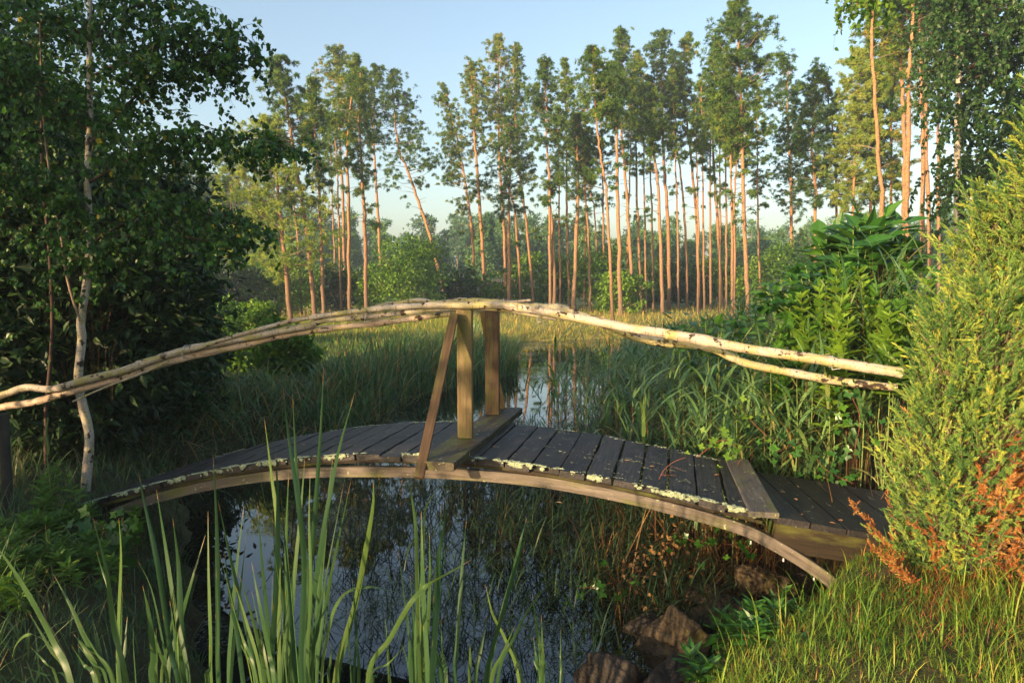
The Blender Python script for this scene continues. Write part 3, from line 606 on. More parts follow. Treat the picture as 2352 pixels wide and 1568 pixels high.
C([(760,1500),(765,900),(770,500)],(740,100),110,1050,20,'leafy pine filling the gap behind the first great trunk',mat='pine',dens=1.5,Yd=40)
C([(880,1500),(872,900)],(880,60),120,1050,18,'pine with horizontal pale boughs between the two nearest great trunks',mat='pine',dens=1.7,Yd=39)
kk=dict(group='tall near pine trunks at the right')
C([(832,1450),(818,1100),(805,850),(785,500),(770,200),(758,-60)],(745,-420),120,80,27,'slender tall reddish trunk behind the hanging birch twigs',Yd=26,dead=7,dens=.8,**kk)
C([(940,1500),(932,900),(915,620),(905,300),(900,0)],(900,-300),130,420,32,'pale orange sunlit trunk behind the kinked great trunk',Yd=30,mat='pine',dens=1.3,**kk)
C([(985,1500),(965,1200),(962,900),(952,540),(940,380),(968,250),(995,0)],(1010,-420),130,20,33,'great pine with a sharp kink in its upper trunk',Yd=25,dead=5,dens=1.0,**kk)
C([(1040,1500),(1034,900),(1025,500),(1018,0)],(1015,-400),120,100,28,'straight great trunk just right of the kinked one',Yd=27,dead=4,dens=1.0,**kk)
C([(1090,1500),(1072,900),(1062,500),(1042,200),(1032,0)],(1040,-380),110,150,25,'dark red leaning trunk, last great pine before the weeping birch',Yd=28,dead=4,dens=1.0,**kk)
C([(1130,1500),(1120,750),(1110,450),(1105,150)],(1100,-200),110,250,22,'dim trunk behind the weeping birch leaves at right',Yd=33,mat='pine_dark',dens=1.2,**kk)
for (pts,top,hw,cs_,lb) in (([(655,1450),(648,1000)],(640,520),55,900,'faint slim trunk between the crooked twin trunks and the spire topped pine'),
 ([(770,1450),(775,1000)],(772,480),55,900,'faint slim trunk between the stout grey based pine and the leaning central pine'),
 ([(868,1450),(860,1000)],(850,450),60,850,'faint slim trunk behind the pine rooted nearest the pond'),
 ([(972,1450),(985,1000)],(1000,420),55,850,'faint slim trunk behind the layered pointed pine'),
 ([(1068,1450),(1060,1000)],(1050,400),55,850,'faint slim trunk right of the slim pine past the layered crown'),
 ([(1225,1450),(1215,1000)],(1190,350),60,800,'faint slim trunk right of the tall dark heavy crown'),
 ([(1350,1450),(1345,1000)],(1335,380),60,820,'faint slim trunk left of the straight red stemmed pine'),
 ([(1455,1450),(1448,1000)],(1440,300),60,780,'faint slim trunk between the tilted trunk and the bright slim pine'),
 ([(1620,1450),(1610,1000)],(1600,420),80,950,'faint slim trunk right of the tallest pine')):
    B(pts,top,hw,cs_,12,lb,dens=.7,Yd=50)
# left background pines half hidden by birch
for x,ty,by,lb in ((530,300,705,'red trunked pine glimpsed at the right edge of the birch leaves'),(470,395,705,'dim pine behind the birch leaf tips'),(420,360,700,'dark pine far left behind the birch, upper left of the meadow')):
    pine([(x,by),(x-2,by-120)],(x-6,ty),46,by-110,7,lb,mat='pine' if x>500 else 'pine_dark',dens=1.6,Yd=48)

# ------------------------------------------------------------------ far forest (one mass)
mb=MB(); tr=MB(); n=620
fx=R.uniform(-110,130,n); fy=R.uniform(78,125,n); hgt=R.uniform(6.5,11.,n)*(fy/95)*(1+.10*np.sin(fx*.09+1))*np.interp(fx,[-110,-40,-12,30,60,130],[1.55,1.5,.98,.95,1.05,1.2])
gz=H(fx,fy)
for q in range(n):
    nt_=34; t=R.uniform(.25,1,nt_)**.8; w=hgt[q]*.17*(1.12-t)+.25; a=R.uniform(0,6.28,nt_); rr=np.sqrt(R.uniform(.1,1,nt_))
    c=np.stack([fx[q]+np.cos(a)*w*rr,fy[q]+np.sin(a)*w*rr,gz[q]+hgt[q]*t],1)
    crown_tufts(mb,c,.75,5,.6,TB[q%4],.7,tint=np.full(nt_,R.uniform(.1,.9)))
    tube(tr,[[fx[q],fy[q],gz[q]-.2],[fx[q]+R.normal()*.2,fy[q],gz[q]+hgt[q]*.9]],[.14,.04],4,mat=1,cap=False)
for a,b,c,d,e,f,g in zip(tr.v,tr.l,tr.c,tr.m,tr.sm,tr.t,tr.tc): pass
off=mb.n
mb.v+=tr.v; mb.l+=[l+off for l in tr.l]; mb.c+=tr.c; mb.m+=tr.m; mb.sm+=tr.sm; mb.t+=tr.t; mb.tc+=tr.tc; mb.n+=tr.n
tag(mb.build('distant_forest',[M['far'],M['pine_bark']]),'hazy blue green pine forest along the horizon','forest',kind='stuff')

# ------------------------------------------------------------------ bushes and hedgerow
def leafy(name,root_label,cat,base,cen,rad,ncl,nl,size,mat,group=None,trunk_r=.04,tpl=LEAF,sx=None,droop=.0,shell=.55,clr=.3,ntr=5,sway=.0,barkm='branch',crown='crown'):
    base=np.asarray(base,float); cen=np.asarray(cen,float); rad=np.asarray(rad,float)
    root=empty(name,tuple(base),root_label,cat,group)
    d=norm(R.normal(size=(ncl,3))); rr=R.uniform(shell**3,1,(ncl,1))**(1/3.); lump=1+.22*np.sin(d[:,:1]*5+R.uniform(0,6))*np.cos(d[:,2:]*4+R.uniform(0,6)); cc=cen+d*rr*rad*lump
    mb=MB(); 
    for q in range(ntr):
        e=cc[R.integers(ncl)]; m=base+(e-base)*.5+np.array([0,0,.12*np.linalg.norm(e-base)])
        tube(mb,catmull([base+R.normal(size=3)*[.05,.05,0]*trunk_r*10-[0,0,.05],m,e],4),np.linspace(trunk_r,trunk_r*.2,9),6,cap=False)
    mb.build('trunk' if cat=='tree' else 'stems',M[barkm],root)
    k=ncl*nl; c=np.repeat(cc,nl,0)+R.normal(size=(k,3))*clr*np.mean(rad)*np.array([1,1,.75])
    dr=norm(R.normal(size=(k,3))+norm(c-cen)*.6+np.array([0,0,-droop])); roll=R.normal(size=(k,3))*.7+np.array([0,0,1.])
    t=np.repeat(R.uniform(.15,.8,ncl),nl)+R.normal(size=k)*.16
    mb=MB(); inst(mb,tpl,c,frames(dr,roll),size*R.uniform(.7,1.25,k),np.clip(t,0,1),sx=sx); mb.build(crown,M[mat],root); return root
def bushpx(x,top,bot,hw,Yd,mat,label,n=1.,group='bushes behind the pine row',size=.10,name='bush',cat='bush',tr=.05):
    k=Yd/F; c=P(x,(top+bot)/2,Yd); g=float(H(np.array([c[0]]),np.array([Yd]))[0]); zt=P(x,top,Yd)[2]; hz=(zt-g)/2
    leafy(name,label,cat,(c[0],Yd,g),(c[0],Yd,g+hz*1.02),(hw*k,hw*k*.8,hz*.98),int(90*n),42,size,mat,group,tr,clr=.13,shell=.3)
BU=[(935,545,700,85,44,'green_leaf','tall bright green leafy tree left of the leaning pine',1.9),
(860,600,700,55,45,'bush','round green bush under the left pine group',1.),
(780,610,705,60,46,'dark_leaf','dark green bush behind the straight left trunks',1.),
(640,575,705,75,42,'bush','large sunlit bush below the yellow green pine',1.5),
(555,600,705,60,40,'dark_leaf','shaded bush at the left foot of the pines',1.2),
(720,620,700,45,47,'bush','mid green bush behind the thick leaning pine',.8),
(1045,610,698,50,50,'dark_leaf','dark bush behind the base of the leaning pine',1.),
(1110,630,698,45,52,'bush','low bush behind the far handrail post',.8),
(1215,575,700,60,54,'bush','green bush right of the candelabra topped pine',1.1),
(1290,590,702,50,56,'green_leaf','pale green sapling bush behind the twin trunk pine',1.),
(1375,560,706,62,50,'green_leaf','golden green bush among the central trunks',1.4),
(1425,620,712,55,46,'bush','low yellowish bush at the feet of the central trunks',1.1),
(1490,590,700,55,57,'bush','bush right of the layered pointed pine',1.),
(1560,600,698,55,58,'dark_leaf','dark bush behind the tall dark crowned pine',1.),
(1630,595,696,55,60,'bush','bush behind the slanting pine pair',1.),
(1690,610,694,45,60,'green_leaf','light green bush just left of the tallest pine',.9),
(1745,590,700,55,52,'bush','bush behind and right of the tallest pine',1.1),
(1800,560,700,55,50,'green_leaf','sunlit birch like bush behind the broad leaved shrub',1.2),
(1860,570,700,50,52,'bush','bush behind the broad leaved shrub at its right',1.),
(410,665,730,60,24,'green_leaf','low light green shrub in the meadow right of the birch',1.),
(500,680,740,60,20,'green_leaf','sunlit shrub at the edge of the meadow',1.),
(585,690,738,55,22,'bush','small rounded shrub at the left end of the handrail crest',1.),
(470,600,700,60,38,'dark_leaf','dark bush behind the birch leaf tips',1.1)]
for x,t,b,hw,Yd,mt,lb,n in BU:
    bushpx(x,t,b,hw,Yd,mt,lb,n,size=.15*Yd/45+.03)
bushpx(650,738,830,75,12.5,'bush','dark leafy shrub under the left handrail poles',1.,'shrubs on the left bank',size=.10,name='shrub',cat='shrub',tr=.02)
bushpx(455,765,870,60,10.5,'dark_leaf','shaded shrub at the right edge of the dark thicket',1.3,'shrubs on the left bank',size=.09,name='shrub',cat='shrub',tr=.02)
bushpx(560,770,830,60,14,'green_leaf','small green shrub behind the handrail, left of the reeds',.8,'shrubs on the left bank',size=.08,name='shrub',cat='shrub',tr=.02)

# ------------------------------------------------------------------ dark thicket at left and off-frame trees
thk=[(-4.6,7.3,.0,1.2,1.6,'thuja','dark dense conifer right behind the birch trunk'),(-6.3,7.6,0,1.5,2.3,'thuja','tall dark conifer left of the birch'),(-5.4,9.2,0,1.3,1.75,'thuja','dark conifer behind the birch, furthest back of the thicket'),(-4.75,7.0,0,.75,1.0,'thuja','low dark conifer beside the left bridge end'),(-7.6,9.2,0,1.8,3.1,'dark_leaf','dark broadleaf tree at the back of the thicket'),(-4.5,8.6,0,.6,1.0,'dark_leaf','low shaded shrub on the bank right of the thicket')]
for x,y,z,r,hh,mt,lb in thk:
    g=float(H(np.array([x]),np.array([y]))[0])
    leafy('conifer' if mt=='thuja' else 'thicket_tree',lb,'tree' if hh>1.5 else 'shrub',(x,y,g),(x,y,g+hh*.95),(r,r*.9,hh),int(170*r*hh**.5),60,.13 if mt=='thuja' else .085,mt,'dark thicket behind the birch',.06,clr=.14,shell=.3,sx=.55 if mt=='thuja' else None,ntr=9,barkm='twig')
# shading trees outside the left edge of the frame
for x,y,r,h,lb in ((-7.4,.0,1.7,9.5,'large leafy tree left of the picture'),(-9.6,3.0,1.4,7.6,'large leafy tree left of the thicket'),(-5.4,2.6,1.0,2.0,'leafy bush left of the bridge end')):
    g=float(H(np.array([x]),np.array([y]))[0])
    leafy('leafy_tree',lb,'tree',(x,y,g),(x,y,g+h*.55),(r,r,h*.5),int(90*r*h**.5),40,.12,'birch_leaf','trees left of the frame',.10,clr=.2,shell=.2,barkm='twig')

# ------------------------------------------------------------------ birch
def inpoly(x,y,poly):
    ins=np.zeros(len(x),bool); n=len(poly)
    for i in range(n):
        ax,ay=poly[i]; bx,by=poly[(i+1)%n]; c=((ay>y)!=(by>y))&(x<(bx-ax)*(y-ay)/(by-ay+1e-12)+ax); ins^=c
    return ins
def pxsample(poly,n,Yr):
    poly=np.array(poly,float); out=[]
    while len(out)<n:
        x=R.uniform(poly[:,0].min(),poly[:,0].max(),n*3); y=R.uniform(poly[:,1].min(),poly[:,1].max(),n*3); k=inpoly(x,y,poly)
        out+=list(zip(x[k],y[k]))
    out=out[:n]; Yq=R.uniform(*Yr,n); return np.array([P(a,b,c) for (a,b),c in zip(out,Yq)])
def twigs(mbl,mbt,starts,L,nl,size,drop=1.1,seg=5,hdir=None,tint=None,rad=.0018,spread=.35):
    for s in starts:
        az=R.uniform(0,2*np.pi) if hdir is None else hdir+R.normal()*.5
        l=L*R.uniform(.5,1.3); h=np.array([math.cos(az),math.sin(az),0])
        pts=[s]
        for k in range(seg):
            f=k/seg; d=norm(h*(1-f)*.9+np.array([0,0,.15-drop*f])+R.normal(size=3)*.15); pts.append(pts[-1]+d*l/seg)
        pts=np.array(pts); tube(mbt,pts,np.linspace(rad*1.5,rad*.5,len(pts)),3,cap=False)
        t=R.uniform(.05,1,nl)*seg; i0=np.minimum(t.astype(int),seg-1); p=pts[i0]+(pts[i0+1]-pts[i0])*(t-i0)[:,None]
        d=norm(R.normal(size=(nl,3))*spread*1.6+np.array([0,0,-.8])); p=p+R.normal(size=(nl,3))*.012
        roll=R.normal(size=(nl,3)); roll[:,2]*=.4
        tt=R.uniform(0,.78,nl) if tint is None else np.clip(tint+R.normal(size=nl)*.15,0,1)
        if tint is None: tt[R.uniform(size=nl)<.012]=1.3
        inst(mbl,LEAF,p,frames(d,roll),size*R.uniform(.65,1.2,nl),tt)
bt=[(192,1158),(200,1080),(205,1000),(190,930),(180,870),(188,780),(186,735),(200,640),(205,520),(200,400),(207,280),(205,150),(206,40),(208,-160)]
YB=5.75; bp=catmull([P(a,b,YB) for a,b in bt],5); g=float(H(np.array([bp[0,0]]),np.array([YB]))[0]); bp[0,2]=g-.1
birch=empty('birch_tree',(bp[0,0],bp[0,1],g),'slim white birch by the left bridge end with drooping dark leaves','tree')
mb=MB(); n=len(bp); tube(mb,bp,np.interp(np.linspace(0,1,n),[0,.25,.55,1],[.040,.036,.030,.015]),12,lump=.02)
fork=catmull([P(a,b,YB-.03) for a,b in ((186,738),(168,690),(150,620),(143,560),(125,470),(105,330),(96,200),(92,60),(88,-120))],4)
tube(mb,fork,np.linspace(.012,.005,len(fork)),8,mat=1,tc0=4)
mb.build('trunk',[M['birch'],M['branch']],birch)
lim=MB(); lv=MB()
limbs=[[(205,330),(330,205),(400,160),(470,140),(560,150)],[(203,180),(330,120),(430,100),(500,78),(585,105)],[(203,420),(340,345),(400,320),(480,318),(580,320),(690,345)],[(203,560),(300,505),(400,470),(500,500),(600,545)],[(203,120),(260,40),(330,10),(410,0)],[(203,500),(130,430),(60,400),(-60,390)],[(203,300),(120,230),(40,160),(-60,110)],[(203,620),(280,560),(380,540),(520,560)],[(203,90),(120,40),(20,10)]]
allst=[]
for l in limbs:
    dY=R.uniform(-.5,.5)
    p3=np.array([P(a,b,YB+dY*(k/(len(l)-1))) for k,(a,b) in enumerate(l)]); p=catmull(p3,7)
    tube(lim,p,np.linspace(.013,.003,len(p)),6,cap=False)
    for q in range(2,len(p)): 
        for _ in range(4): allst.append(p[q]+R.normal(size=3)*[.06,.16,.05])
twigs(lv,lim,np.array(allst),.34,15,.050,hdir=None)
crown=[(-30,-30),(330,-30),(410,10),(400,70),(430,130),(500,170),(590,130),(575,230),(500,330),(600,360),(640,350),(600,420),(520,430),(440,480),(520,520),(560,560),(480,620),(400,650),(300,680),(150,640),(60,700),(-30,640)]
twigs(lv,lim,pxsample(crown,190,(5.2,7.2)),.32,12,.047)
dense=[(-30,-30),(300,-30),(340,80),(390,190),(400,330),(440,430),(460,560),(380,650),(200,690),(60,700),(-30,640)]
twigs(lv,lim,pxsample(dense,170,(5.3,7.6)),.34,13,.047)
lim.build('branches',M['twig'],birch); lv.build('crown',M['birch_leaf'],birch)
# second, thin dark trunk with yellow green foliage behind
c=P(80,420,8.6); g=.45
leafy('leafy_tree','yellow green tree glowing behind the birch leaves at the far left','tree',(c[0],8.6,g),(c[0],8.6,3.6),(1.3,.9,1.3),150,55,.075,'green_leaf','trees behind the birch',.035,clr=.16,shell=.3,barkm='twig')
t2=catmull([P(a,b,6.1) for a,b in ((100,1000),(120,760),(112,560),(98,420),(95,250),(90,60),(80,-100))],4)
root=empty('young_tree',tuple(P(100,1060,6.1)),'thin dark stemmed tree left of the white birch','tree'); mb=MB(); mb2=MB(); t2[0,2]=.35; tube(mb,t2,np.linspace(.018,.009,len(t2)),7); 
twigs(mb2,mb,t2[R.integers(6,len(t2),120)]+R.normal(size=(120,3))*.25,.32,12,.047); mb.build('trunk',M['twig'],root); mb2.build('crown',M['birch_leaf'],root)
# dry stalks in the thicket
mb=MB(); b=np.array([P(x,y,6.5) for x,y in zip(R.uniform(90,260,60),R.uniform(820,930,60))]); ribbons(mb,b,R.uniform(0,6.28,60),R.normal(0,.12,60),R.normal(0,.5,60),R.uniform(.4,1.3,60),.008,5)
tag(mb.build('dry_stalks',M['dry_reed']),'thin reddish dry stalks in the dark thicket','dry stalks',kind='stuff')
# far left grey post
mb=MB(); q=P(6,950,4.9); tube(mb,[[q[0],q[1],.3],[q[0],q[1],q[2]]],.035,10); mb.build('fence_post',M['oldpost'],base=(q[0],q[1],.3)); tag(bpy.context.scene.collection.objects[-1],'dim weathered post under the left end of the handrail','post')

# weeping birch at right
YW=17.
root=empty('weeping_birch',tuple(P(2200,680,YW)*[1,1,0]+[0,0,.4]),'tall weeping birch with dim green curtain of leaves at upper right','tree')
wp=catmull([P(a,b,YW) for a,b in c4([(1215,1500),(1215,800),(1222,400),(1205,200),(1215,0),(1220,-250)])],6); mb=MB(); wp[0,2]=.2; tube(mb,wp,np.linspace(.085,.05,len(wp)),9); mb.build('trunk',M['birch'],root)
lim=MB(); lv=MB(); st=[]
for q in range(34):
    z=R.uniform(.35,1); i0=int(z*(len(wp)-1)); a=R.normal()*1.0 if q%3 else R.uniform(0,6.28); l=R.uniform(1.2,5.)
    if math.cos(a)<0: l=min(l,.5)
    e=wp[i0]+np.array([math.cos(a)*l,math.sin(a)*l*.8,l*.35]); m=(wp[i0]+e)/2+np.array([0,0,.3]); p=catmull([wp[i0],m,e],6); tube(lim,p,np.linspace(.03,.008,len(p)),5,cap=False)
    st+=list(p[4:])
poly=[(2165,-60),(2420,-60),(2420,520),(2330,470),(2240,480),(2205,540),(2185,430),(2170,250),(2160,150)]
ps=pxsample(poly,560,(14,20)); twigs(lv,lim,ps,1.3,52,.10,drop=2.2,rad=.004); twigs(lv,lim,np.array(st),1.2,22,.085,drop=2.2,rad=.004)
lim.build('branches',M['twig'],root); lv.build('crown',M['dark_leaf'],root)
# hanging birch branch with yellow lit leaves: crown of a near birch whose trunk is above the frame edge
root=empty('hanging_birch',tuple(P(2080,-420,9.5)),'yellow green birch twigs hanging into the top of the picture near right','branch')
lim=MB(); lv=MB(); s=catmull([P(a,b,9.5) for a,b in ((2150,-300),(2060,-90),(2000,-20),(1945,-15))],6); tube(lim,s,np.linspace(.02,.006,len(s)),6)
st=np.repeat(s[6:],3,0)+R.normal(size=(len(s[6:])*3,3))*.10; twigs(lv,lim,st,.75,26,.07,drop=2.4,tint=.86,rad=.003)
lim.build('branches',M['branch'],root); lv.build('leaves',M['green_leaf'],root)

# ------------------------------------------------------------------ juniper
jn=empty('juniper_bush',(2.55,3.85,.45),'tall bushy juniper at right with bluish needles and orange dead twigs','shrub')
SH=[shoot(26,s) for s in range(3)]
SHT=[(v[:,[0,2,1]]*np.array([1,1,-1]),f) for v,f in SH]
lob=[(2.56,3.62,.45,1.95,.34),(3.04,3.85,.45,3.0,.44),(2.76,3.42,.45,1.0,.22),(3.3,3.55,.5,2.2,.46),(2.86,4.15,.5,2.45,.33),(2.38,3.68,.45,1.78,.25)]
stm=MB(); jg=MB(); jd=MB(); jt=MB()
for li,(x,y,z0,z1,r) in enumerate(lob):
    tube(stm,catmull([[2.62+(x-2.62)*.3,3.8+(y-3.8)*.3,.35],[x,y,(z0+z1)/2],[x+R.normal()*.05,y,z1-.1]],5),np.linspace(.03,.008,11),6)
    nb=int(640*r*(z1-z0)/.5)
    f=R.uniform(0,1,nb); a=R.uniform(0,2*np.pi,nb); prof=r*np.minimum(1,1.3*(1-f)**.7)*(.7+.3*np.minimum(1,f*5))
    rr=prof*R.uniform(.6,1.02,nb)*(1+.12*np.sin(a*3+f*9)); c=np.stack([x+np.cos(a)*rr,y+np.sin(a)*rr,z0+.05+(z1-z0)*f],1)
    out=np.stack([np.cos(a),np.sin(a),0*a],1)
    # plume: each a leading twig with shoots along it
    for q in range(nb):
        d=norm(out[q]*.55+np.array([0,0,.9])+R.normal(size=3)*.22); l=R.uniform(.08,.17) if R.uniform()<.7 else R.uniform(.18,.32)
        k=int(l/.016); t=np.linspace(.0,1,k); pos=c[q]+d*l*t[:,None]
        dd=norm(d*.8+R.normal(size=(k,3))*.8*(1-.75*t[:,None])+out[q]*.2); pos=pos+R.normal(size=(k,3))*.018*(1-t[:,None]); dead=(c[q,2]<.72 and R.uniform()<.22) or (abs(c[q,0]-2.62)<.22 and c[q,2]<1.15 and R.uniform()<.5)
        tw=np.clip(R.uniform(.05,.85)+R.normal(size=k)*.15+.15*(t-.5),0,1); tgt=jd if dead else jg
        inst(tgt,SHT[q%3],pos,frames(dd),R.uniform(.026,.048,k),tw)
        tube(jt,[c[q]-d*l*.8-out[q]*.05,c[q],pos[-1]],[.003,.002,.001],3,cap=False)
# dead orange sprays by the ramp
for (a,b),(c_,d_) in (((2075,1300),(1960,1155)),((2090,1330),(2000,1250)),((2120,1360),(2050,1290))):
    e0=P(a,b,3.45); e1=P(c_,d_,3.35)
    for t in np.linspace(0,1,30):
        p=e0+(e1-e0)*t+R.normal(size=3)*.006*(1.5-t); k=3; dd=norm((e1-e0)[None]*.8+R.normal(size=(k,3))*.14+np.array([0,0,.02])); inst(jd,SHT[0],np.repeat(p[None],k,0)+R.normal(size=(k,3))*.008,frames(dd),R.uniform(.018,.034,k))
stm.build('stems',M['branch'],jn); jt.build('twigs',M['branch'],jn); jg.build('foliage',M['juniper'],jn); tag(jd.build('dead_foliage',M['dead_juniper'],jn),'orange brown dead needles low on the juniper')

# ------------------------------------------------------------------ broad leaved plants at right
def herb(mbs,mbl,base,h,az,tilt,nl,lsize,sx=.5,r=.004,whorl=3,tpl=LEAF,droop=.3,top=True,tint=None,start=.15):
    n=8; s=np.linspace(0,1,n); d=np.array([math.cos(az),math.sin(az),0])
    pts=base+np.outer(s*h,UP)+np.outer(s**2*h*tilt,d); pts[:,:2]+=np.cumsum(R.normal(size=(n,2))*.01*h,0); tube(mbs,pts,np.linspace(r,r*.4,n),5,cap=False)
    for q in range(nl):
        t=start+(1-start)*q/nl; p=np.array([np.interp(t,s,pts[:,i]) for i in range(3)])
        for w in range(whorl):
            a=w*2*np.pi/whorl+q*1.3+R.normal()*.2; e=.9*t-.15+R.normal()*.15-droop*(1-t)*.6
            dd=np.array([[math.cos(a)*math.cos(e),math.sin(a)*math.cos(e),math.sin(e)]])
            sz=lsize*(.55+.6*math.sin(math.pi*min(.95,t*.85+.1)))*R.uniform(.8,1.2)
            inst(mbl,tpl,p[None],frames(dd,np.array([[R.normal()*.25,R.normal()*.25,1.]])),sz,tint=np.clip((.25+.65*t if tint is None else tint)+R.normal()*.12,0,1),sx=sx)
hl=['leafy stalked plant with pointed pale leaves in front of the broad leaved shrub, leftmost','pointed leaved plant with bright top whorl, second in its row','pointed leaved plant reaching highest in front of the shrub','pointed leaved plant just right of the tallest one','pointed leaved plant close to the juniper','pointed leaved plant touching the juniper tips','shorter pointed leaved plant low at the left of the stand','shorter pointed leaved plant behind the poles','shorter pointed leaved plant above the reeds beside the juniper']
for (px,py,Yd),lb in zip(((1860,640,5.9),(1905,615,5.7),(1965,580,5.8),(2015,610,5.6),(2060,600,5.9),(2095,640,5.5),(1820,690,5.8),(1930,680,5.3),(2050,690,5.2)),hl):
    t=P(px,py,Yd); g=float(H(t[:1],t[1:2])[0]); root=empty('leafy_plant',(t[0],t[1],g),lb,'plant','pointed leaved plants at the right'); a=MB(); b=MB()
    for k in range(4): herb(a,b,np.array([t[0]+R.normal()*.09*(k>0),t[1]+R.normal()*.10*(k>0),g]),(t[2]-g)*(1 if k==0 else R.uniform(.75,.97)),R.uniform(0,6),.06,12,.16,sx=.62,r=.006,whorl=4,start=.62)
    a.build('stem',M['stem'],root); b.build('leaves',M['green_leaf'] if Yd<5.75 else M['big_leaf'],root)
# large leaved shrub (arching branches)
def bigshrub(px,py,Yd,label,arches,ls):
    g=float(H(np.array([P(px,py,Yd)[0]]),np.array([Yd]))[0]); b0=np.array([P(px,py,Yd)[0],Yd,g]); root=empty('broad_leaved_shrub',tuple(b0),label,'shrub'); st=MB(); lv=MB()
    for (ax,ay,dY) in arches:
        e=P(ax,ay,Yd+dY); m=b0+(e-b0)*.45+np.array([0,0,.35*np.linalg.norm(e[:2]-b0[:2])+.25*(e[2]-b0[2])]); p=catmull([b0+R.normal(size=3)*[.08,.08,0],m,e],7); tube(st,p,np.linspace(.016,.004,len(p)),6,cap=False)
        T=norm(np.gradient(p,axis=0)); 
        for q in range(3,len(p)):
            for s in (-1,1,0):
                sd=norm(np.cross(T[q],UP)); d=norm(sd*s*.9+T[q]*.5+np.array([0,0,-.35])+R.normal(size=3)*.22)
                inst(lv,LEAF,(p[q]+R.normal(size=3)*.03)[None],frames(d[None],np.array([[R.normal()*.3,-.35,1.]])),ls*R.uniform(.7,1.15),tint=np.clip(.45+R.normal()*.2,0,1),sx=.85)
    st.build('stems',M['stem'],root); lv.build('leaves',M['big_leaf'],root)
bigshrub(1960,780,6.9,'broad leaved shrub with big drooping leaves, the upper dark mound',[(1880,560,0),(1920,535,.2),(1960,520,-.2),(2000,530,0),(2050,545,.1),(2090,560,0),(1905,600,-.3),(1990,570,-.4),(2030,590,-.3),(2070,520,.3),(1940,560,.1),(2110,600,0),(1870,620,0),(1940,600,-.5),(2060,640,-.4),(1895,545,.1),(1975,510,.2),(2035,515,.1)],.26)
bigshrub(1900,780,6.2,'broad leaved shrub arching low to the left above the poles',[(1750,690,0),(1780,650,.2),(1810,630,0),(1840,640,-.2),(1760,670,.3),(1870,650,0),(1820,690,-.3),(1880,690,-.3),(1790,700,-.3),(1850,610,.2)],.17)
bigshrub(1640,790,7.0,'low dark broad leaved plant behind the poles left of the mound',[(1540,745,0),(1580,735,.2),(1620,740,0),(1660,735,-.1),(1700,725,.2),(1740,730,0),(1560,760,0)],.14)

# ------------------------------------------------------------------ reeds
def reeds(st,lv,x,y,h,base_z=None,nleaf=6,lw=.016,ll=(.25,.55),tint=None,lean=.12,r=.003):
    n=len(x); az=R.uniform(0,2*np.pi,n); tl=np.abs(R.normal(size=n))*lean; z=np.maximum(H(x,y),WZ-.1) if base_z is None else base_z
    b=np.stack([x,y,z],1)
    d=np.stack([np.cos(az)*np.sin(tl),np.sin(az)*np.sin(tl),np.cos(tl)],1); hh=np.broadcast_to(h,(n,))
    tt=R.uniform(0,1,n)*(.45 if tint=='dark' else 1); dk=tint=='dark'; tint=None  # dark option lowers the tints, painting shade into stems and leaves
    ribbons(st,b,az,tl,R.normal(0,.15,n),hh,2.6*r,4,tint=tt)
    ribbons(st,b,az+1.57,0*tl,0,hh*.6,2.0*r,2,tint=tt)
    for q in range(nleaf):
        t=R.uniform(.3,1,n); p=b+d*(hh*t)[:,None]
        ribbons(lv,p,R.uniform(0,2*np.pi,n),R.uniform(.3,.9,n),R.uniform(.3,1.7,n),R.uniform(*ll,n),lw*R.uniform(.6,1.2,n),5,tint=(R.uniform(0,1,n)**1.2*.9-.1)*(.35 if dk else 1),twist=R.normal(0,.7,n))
# right reed bed
poly=np.array([(.9,6.5),(.8,8.0),(1.1,10),(1.8,13),(2.9,18),(3.4,21),(5.5,21),(6.0,12),(4.4,7.5),(3.4,5.5),(1.9,5.15),(1.3,5.6)])
x,y=scatter(11500,(0,6.2),(5,21)); k=inpoly(x,y,poly); x=x[k];y=y[k]; w=R.uniform(size=len(x))<np.interp(y,[5,7,10,14,20],[1,.95,.5,.22,.12]); x=x[w];y=y[w]
edge=np.clip((x-.7-.13*(y-6))*.8,0.,1)
k=R.uniform(size=len(x))<.22+.78*edge; x=x[k];y=y[k];edge=edge[k]
hh=(np.interp(y,[5,7,10,14,20],[.95,1.2,1.0,.62,.35])+.1*edge+np.interp(x/np.maximum(y,1),[.33,.5],[0,.45]))*R.uniform(.65,1.05,len(x))+.40
st=MB(); lv=MB(); reeds(st,lv,x,y,hh,nleaf=8,lw=.021)
o=lv.build('reed_bed',M['reed']); tag(o,'thick bed of drooping green reeds right of the pond','reeds',kind='stuff'); st.build('reed_stems',M['dry_reed'],o)
x,y=scatter(200,(.1,2.8),(6.3,14)); k=(x>.05*y+.15*R.uniform(size=len(x)))&(x/y<.24); x=x[k];y=y[k]; st=MB(); lv=MB(); reeds(st,lv,x,y,R.uniform(.8,1.5,len(x)),base_z=np.full(len(x),WZ-.05),nleaf=6,lw=.02,lean=.25)
o=lv.build('pond_reeds',M['reed']); tag(o,'scattered tall reeds standing in the open water right of the posts','reeds',kind='stuff'); st.build('reed_stems',M['dry_reed'],o)
# brown collapsed reeds under the right half of the bridge
x,y=scatter(800,(.35,2.7),(4.5,6.4)); k=(sdist(x,y)>-1.5)&(x>.2+.55*(6.2-y)*.6); x=x[k];y=y[k]
st=MB(); b=np.stack([x,y,np.maximum(H(x,y),WZ)],1); n=len(x); ribbons(st,b,R.uniform(0,6.28,n),R.uniform(.1,.8,n),R.uniform(0,1.8,n),R.uniform(.3,.95,n),R.uniform(.004,.011,n),5,twist=.5)
tag(st.build('dry_reeds',M['dry_reed']),'tangle of brown dead reed stems beneath the bridge','dry reeds',kind='stuff')
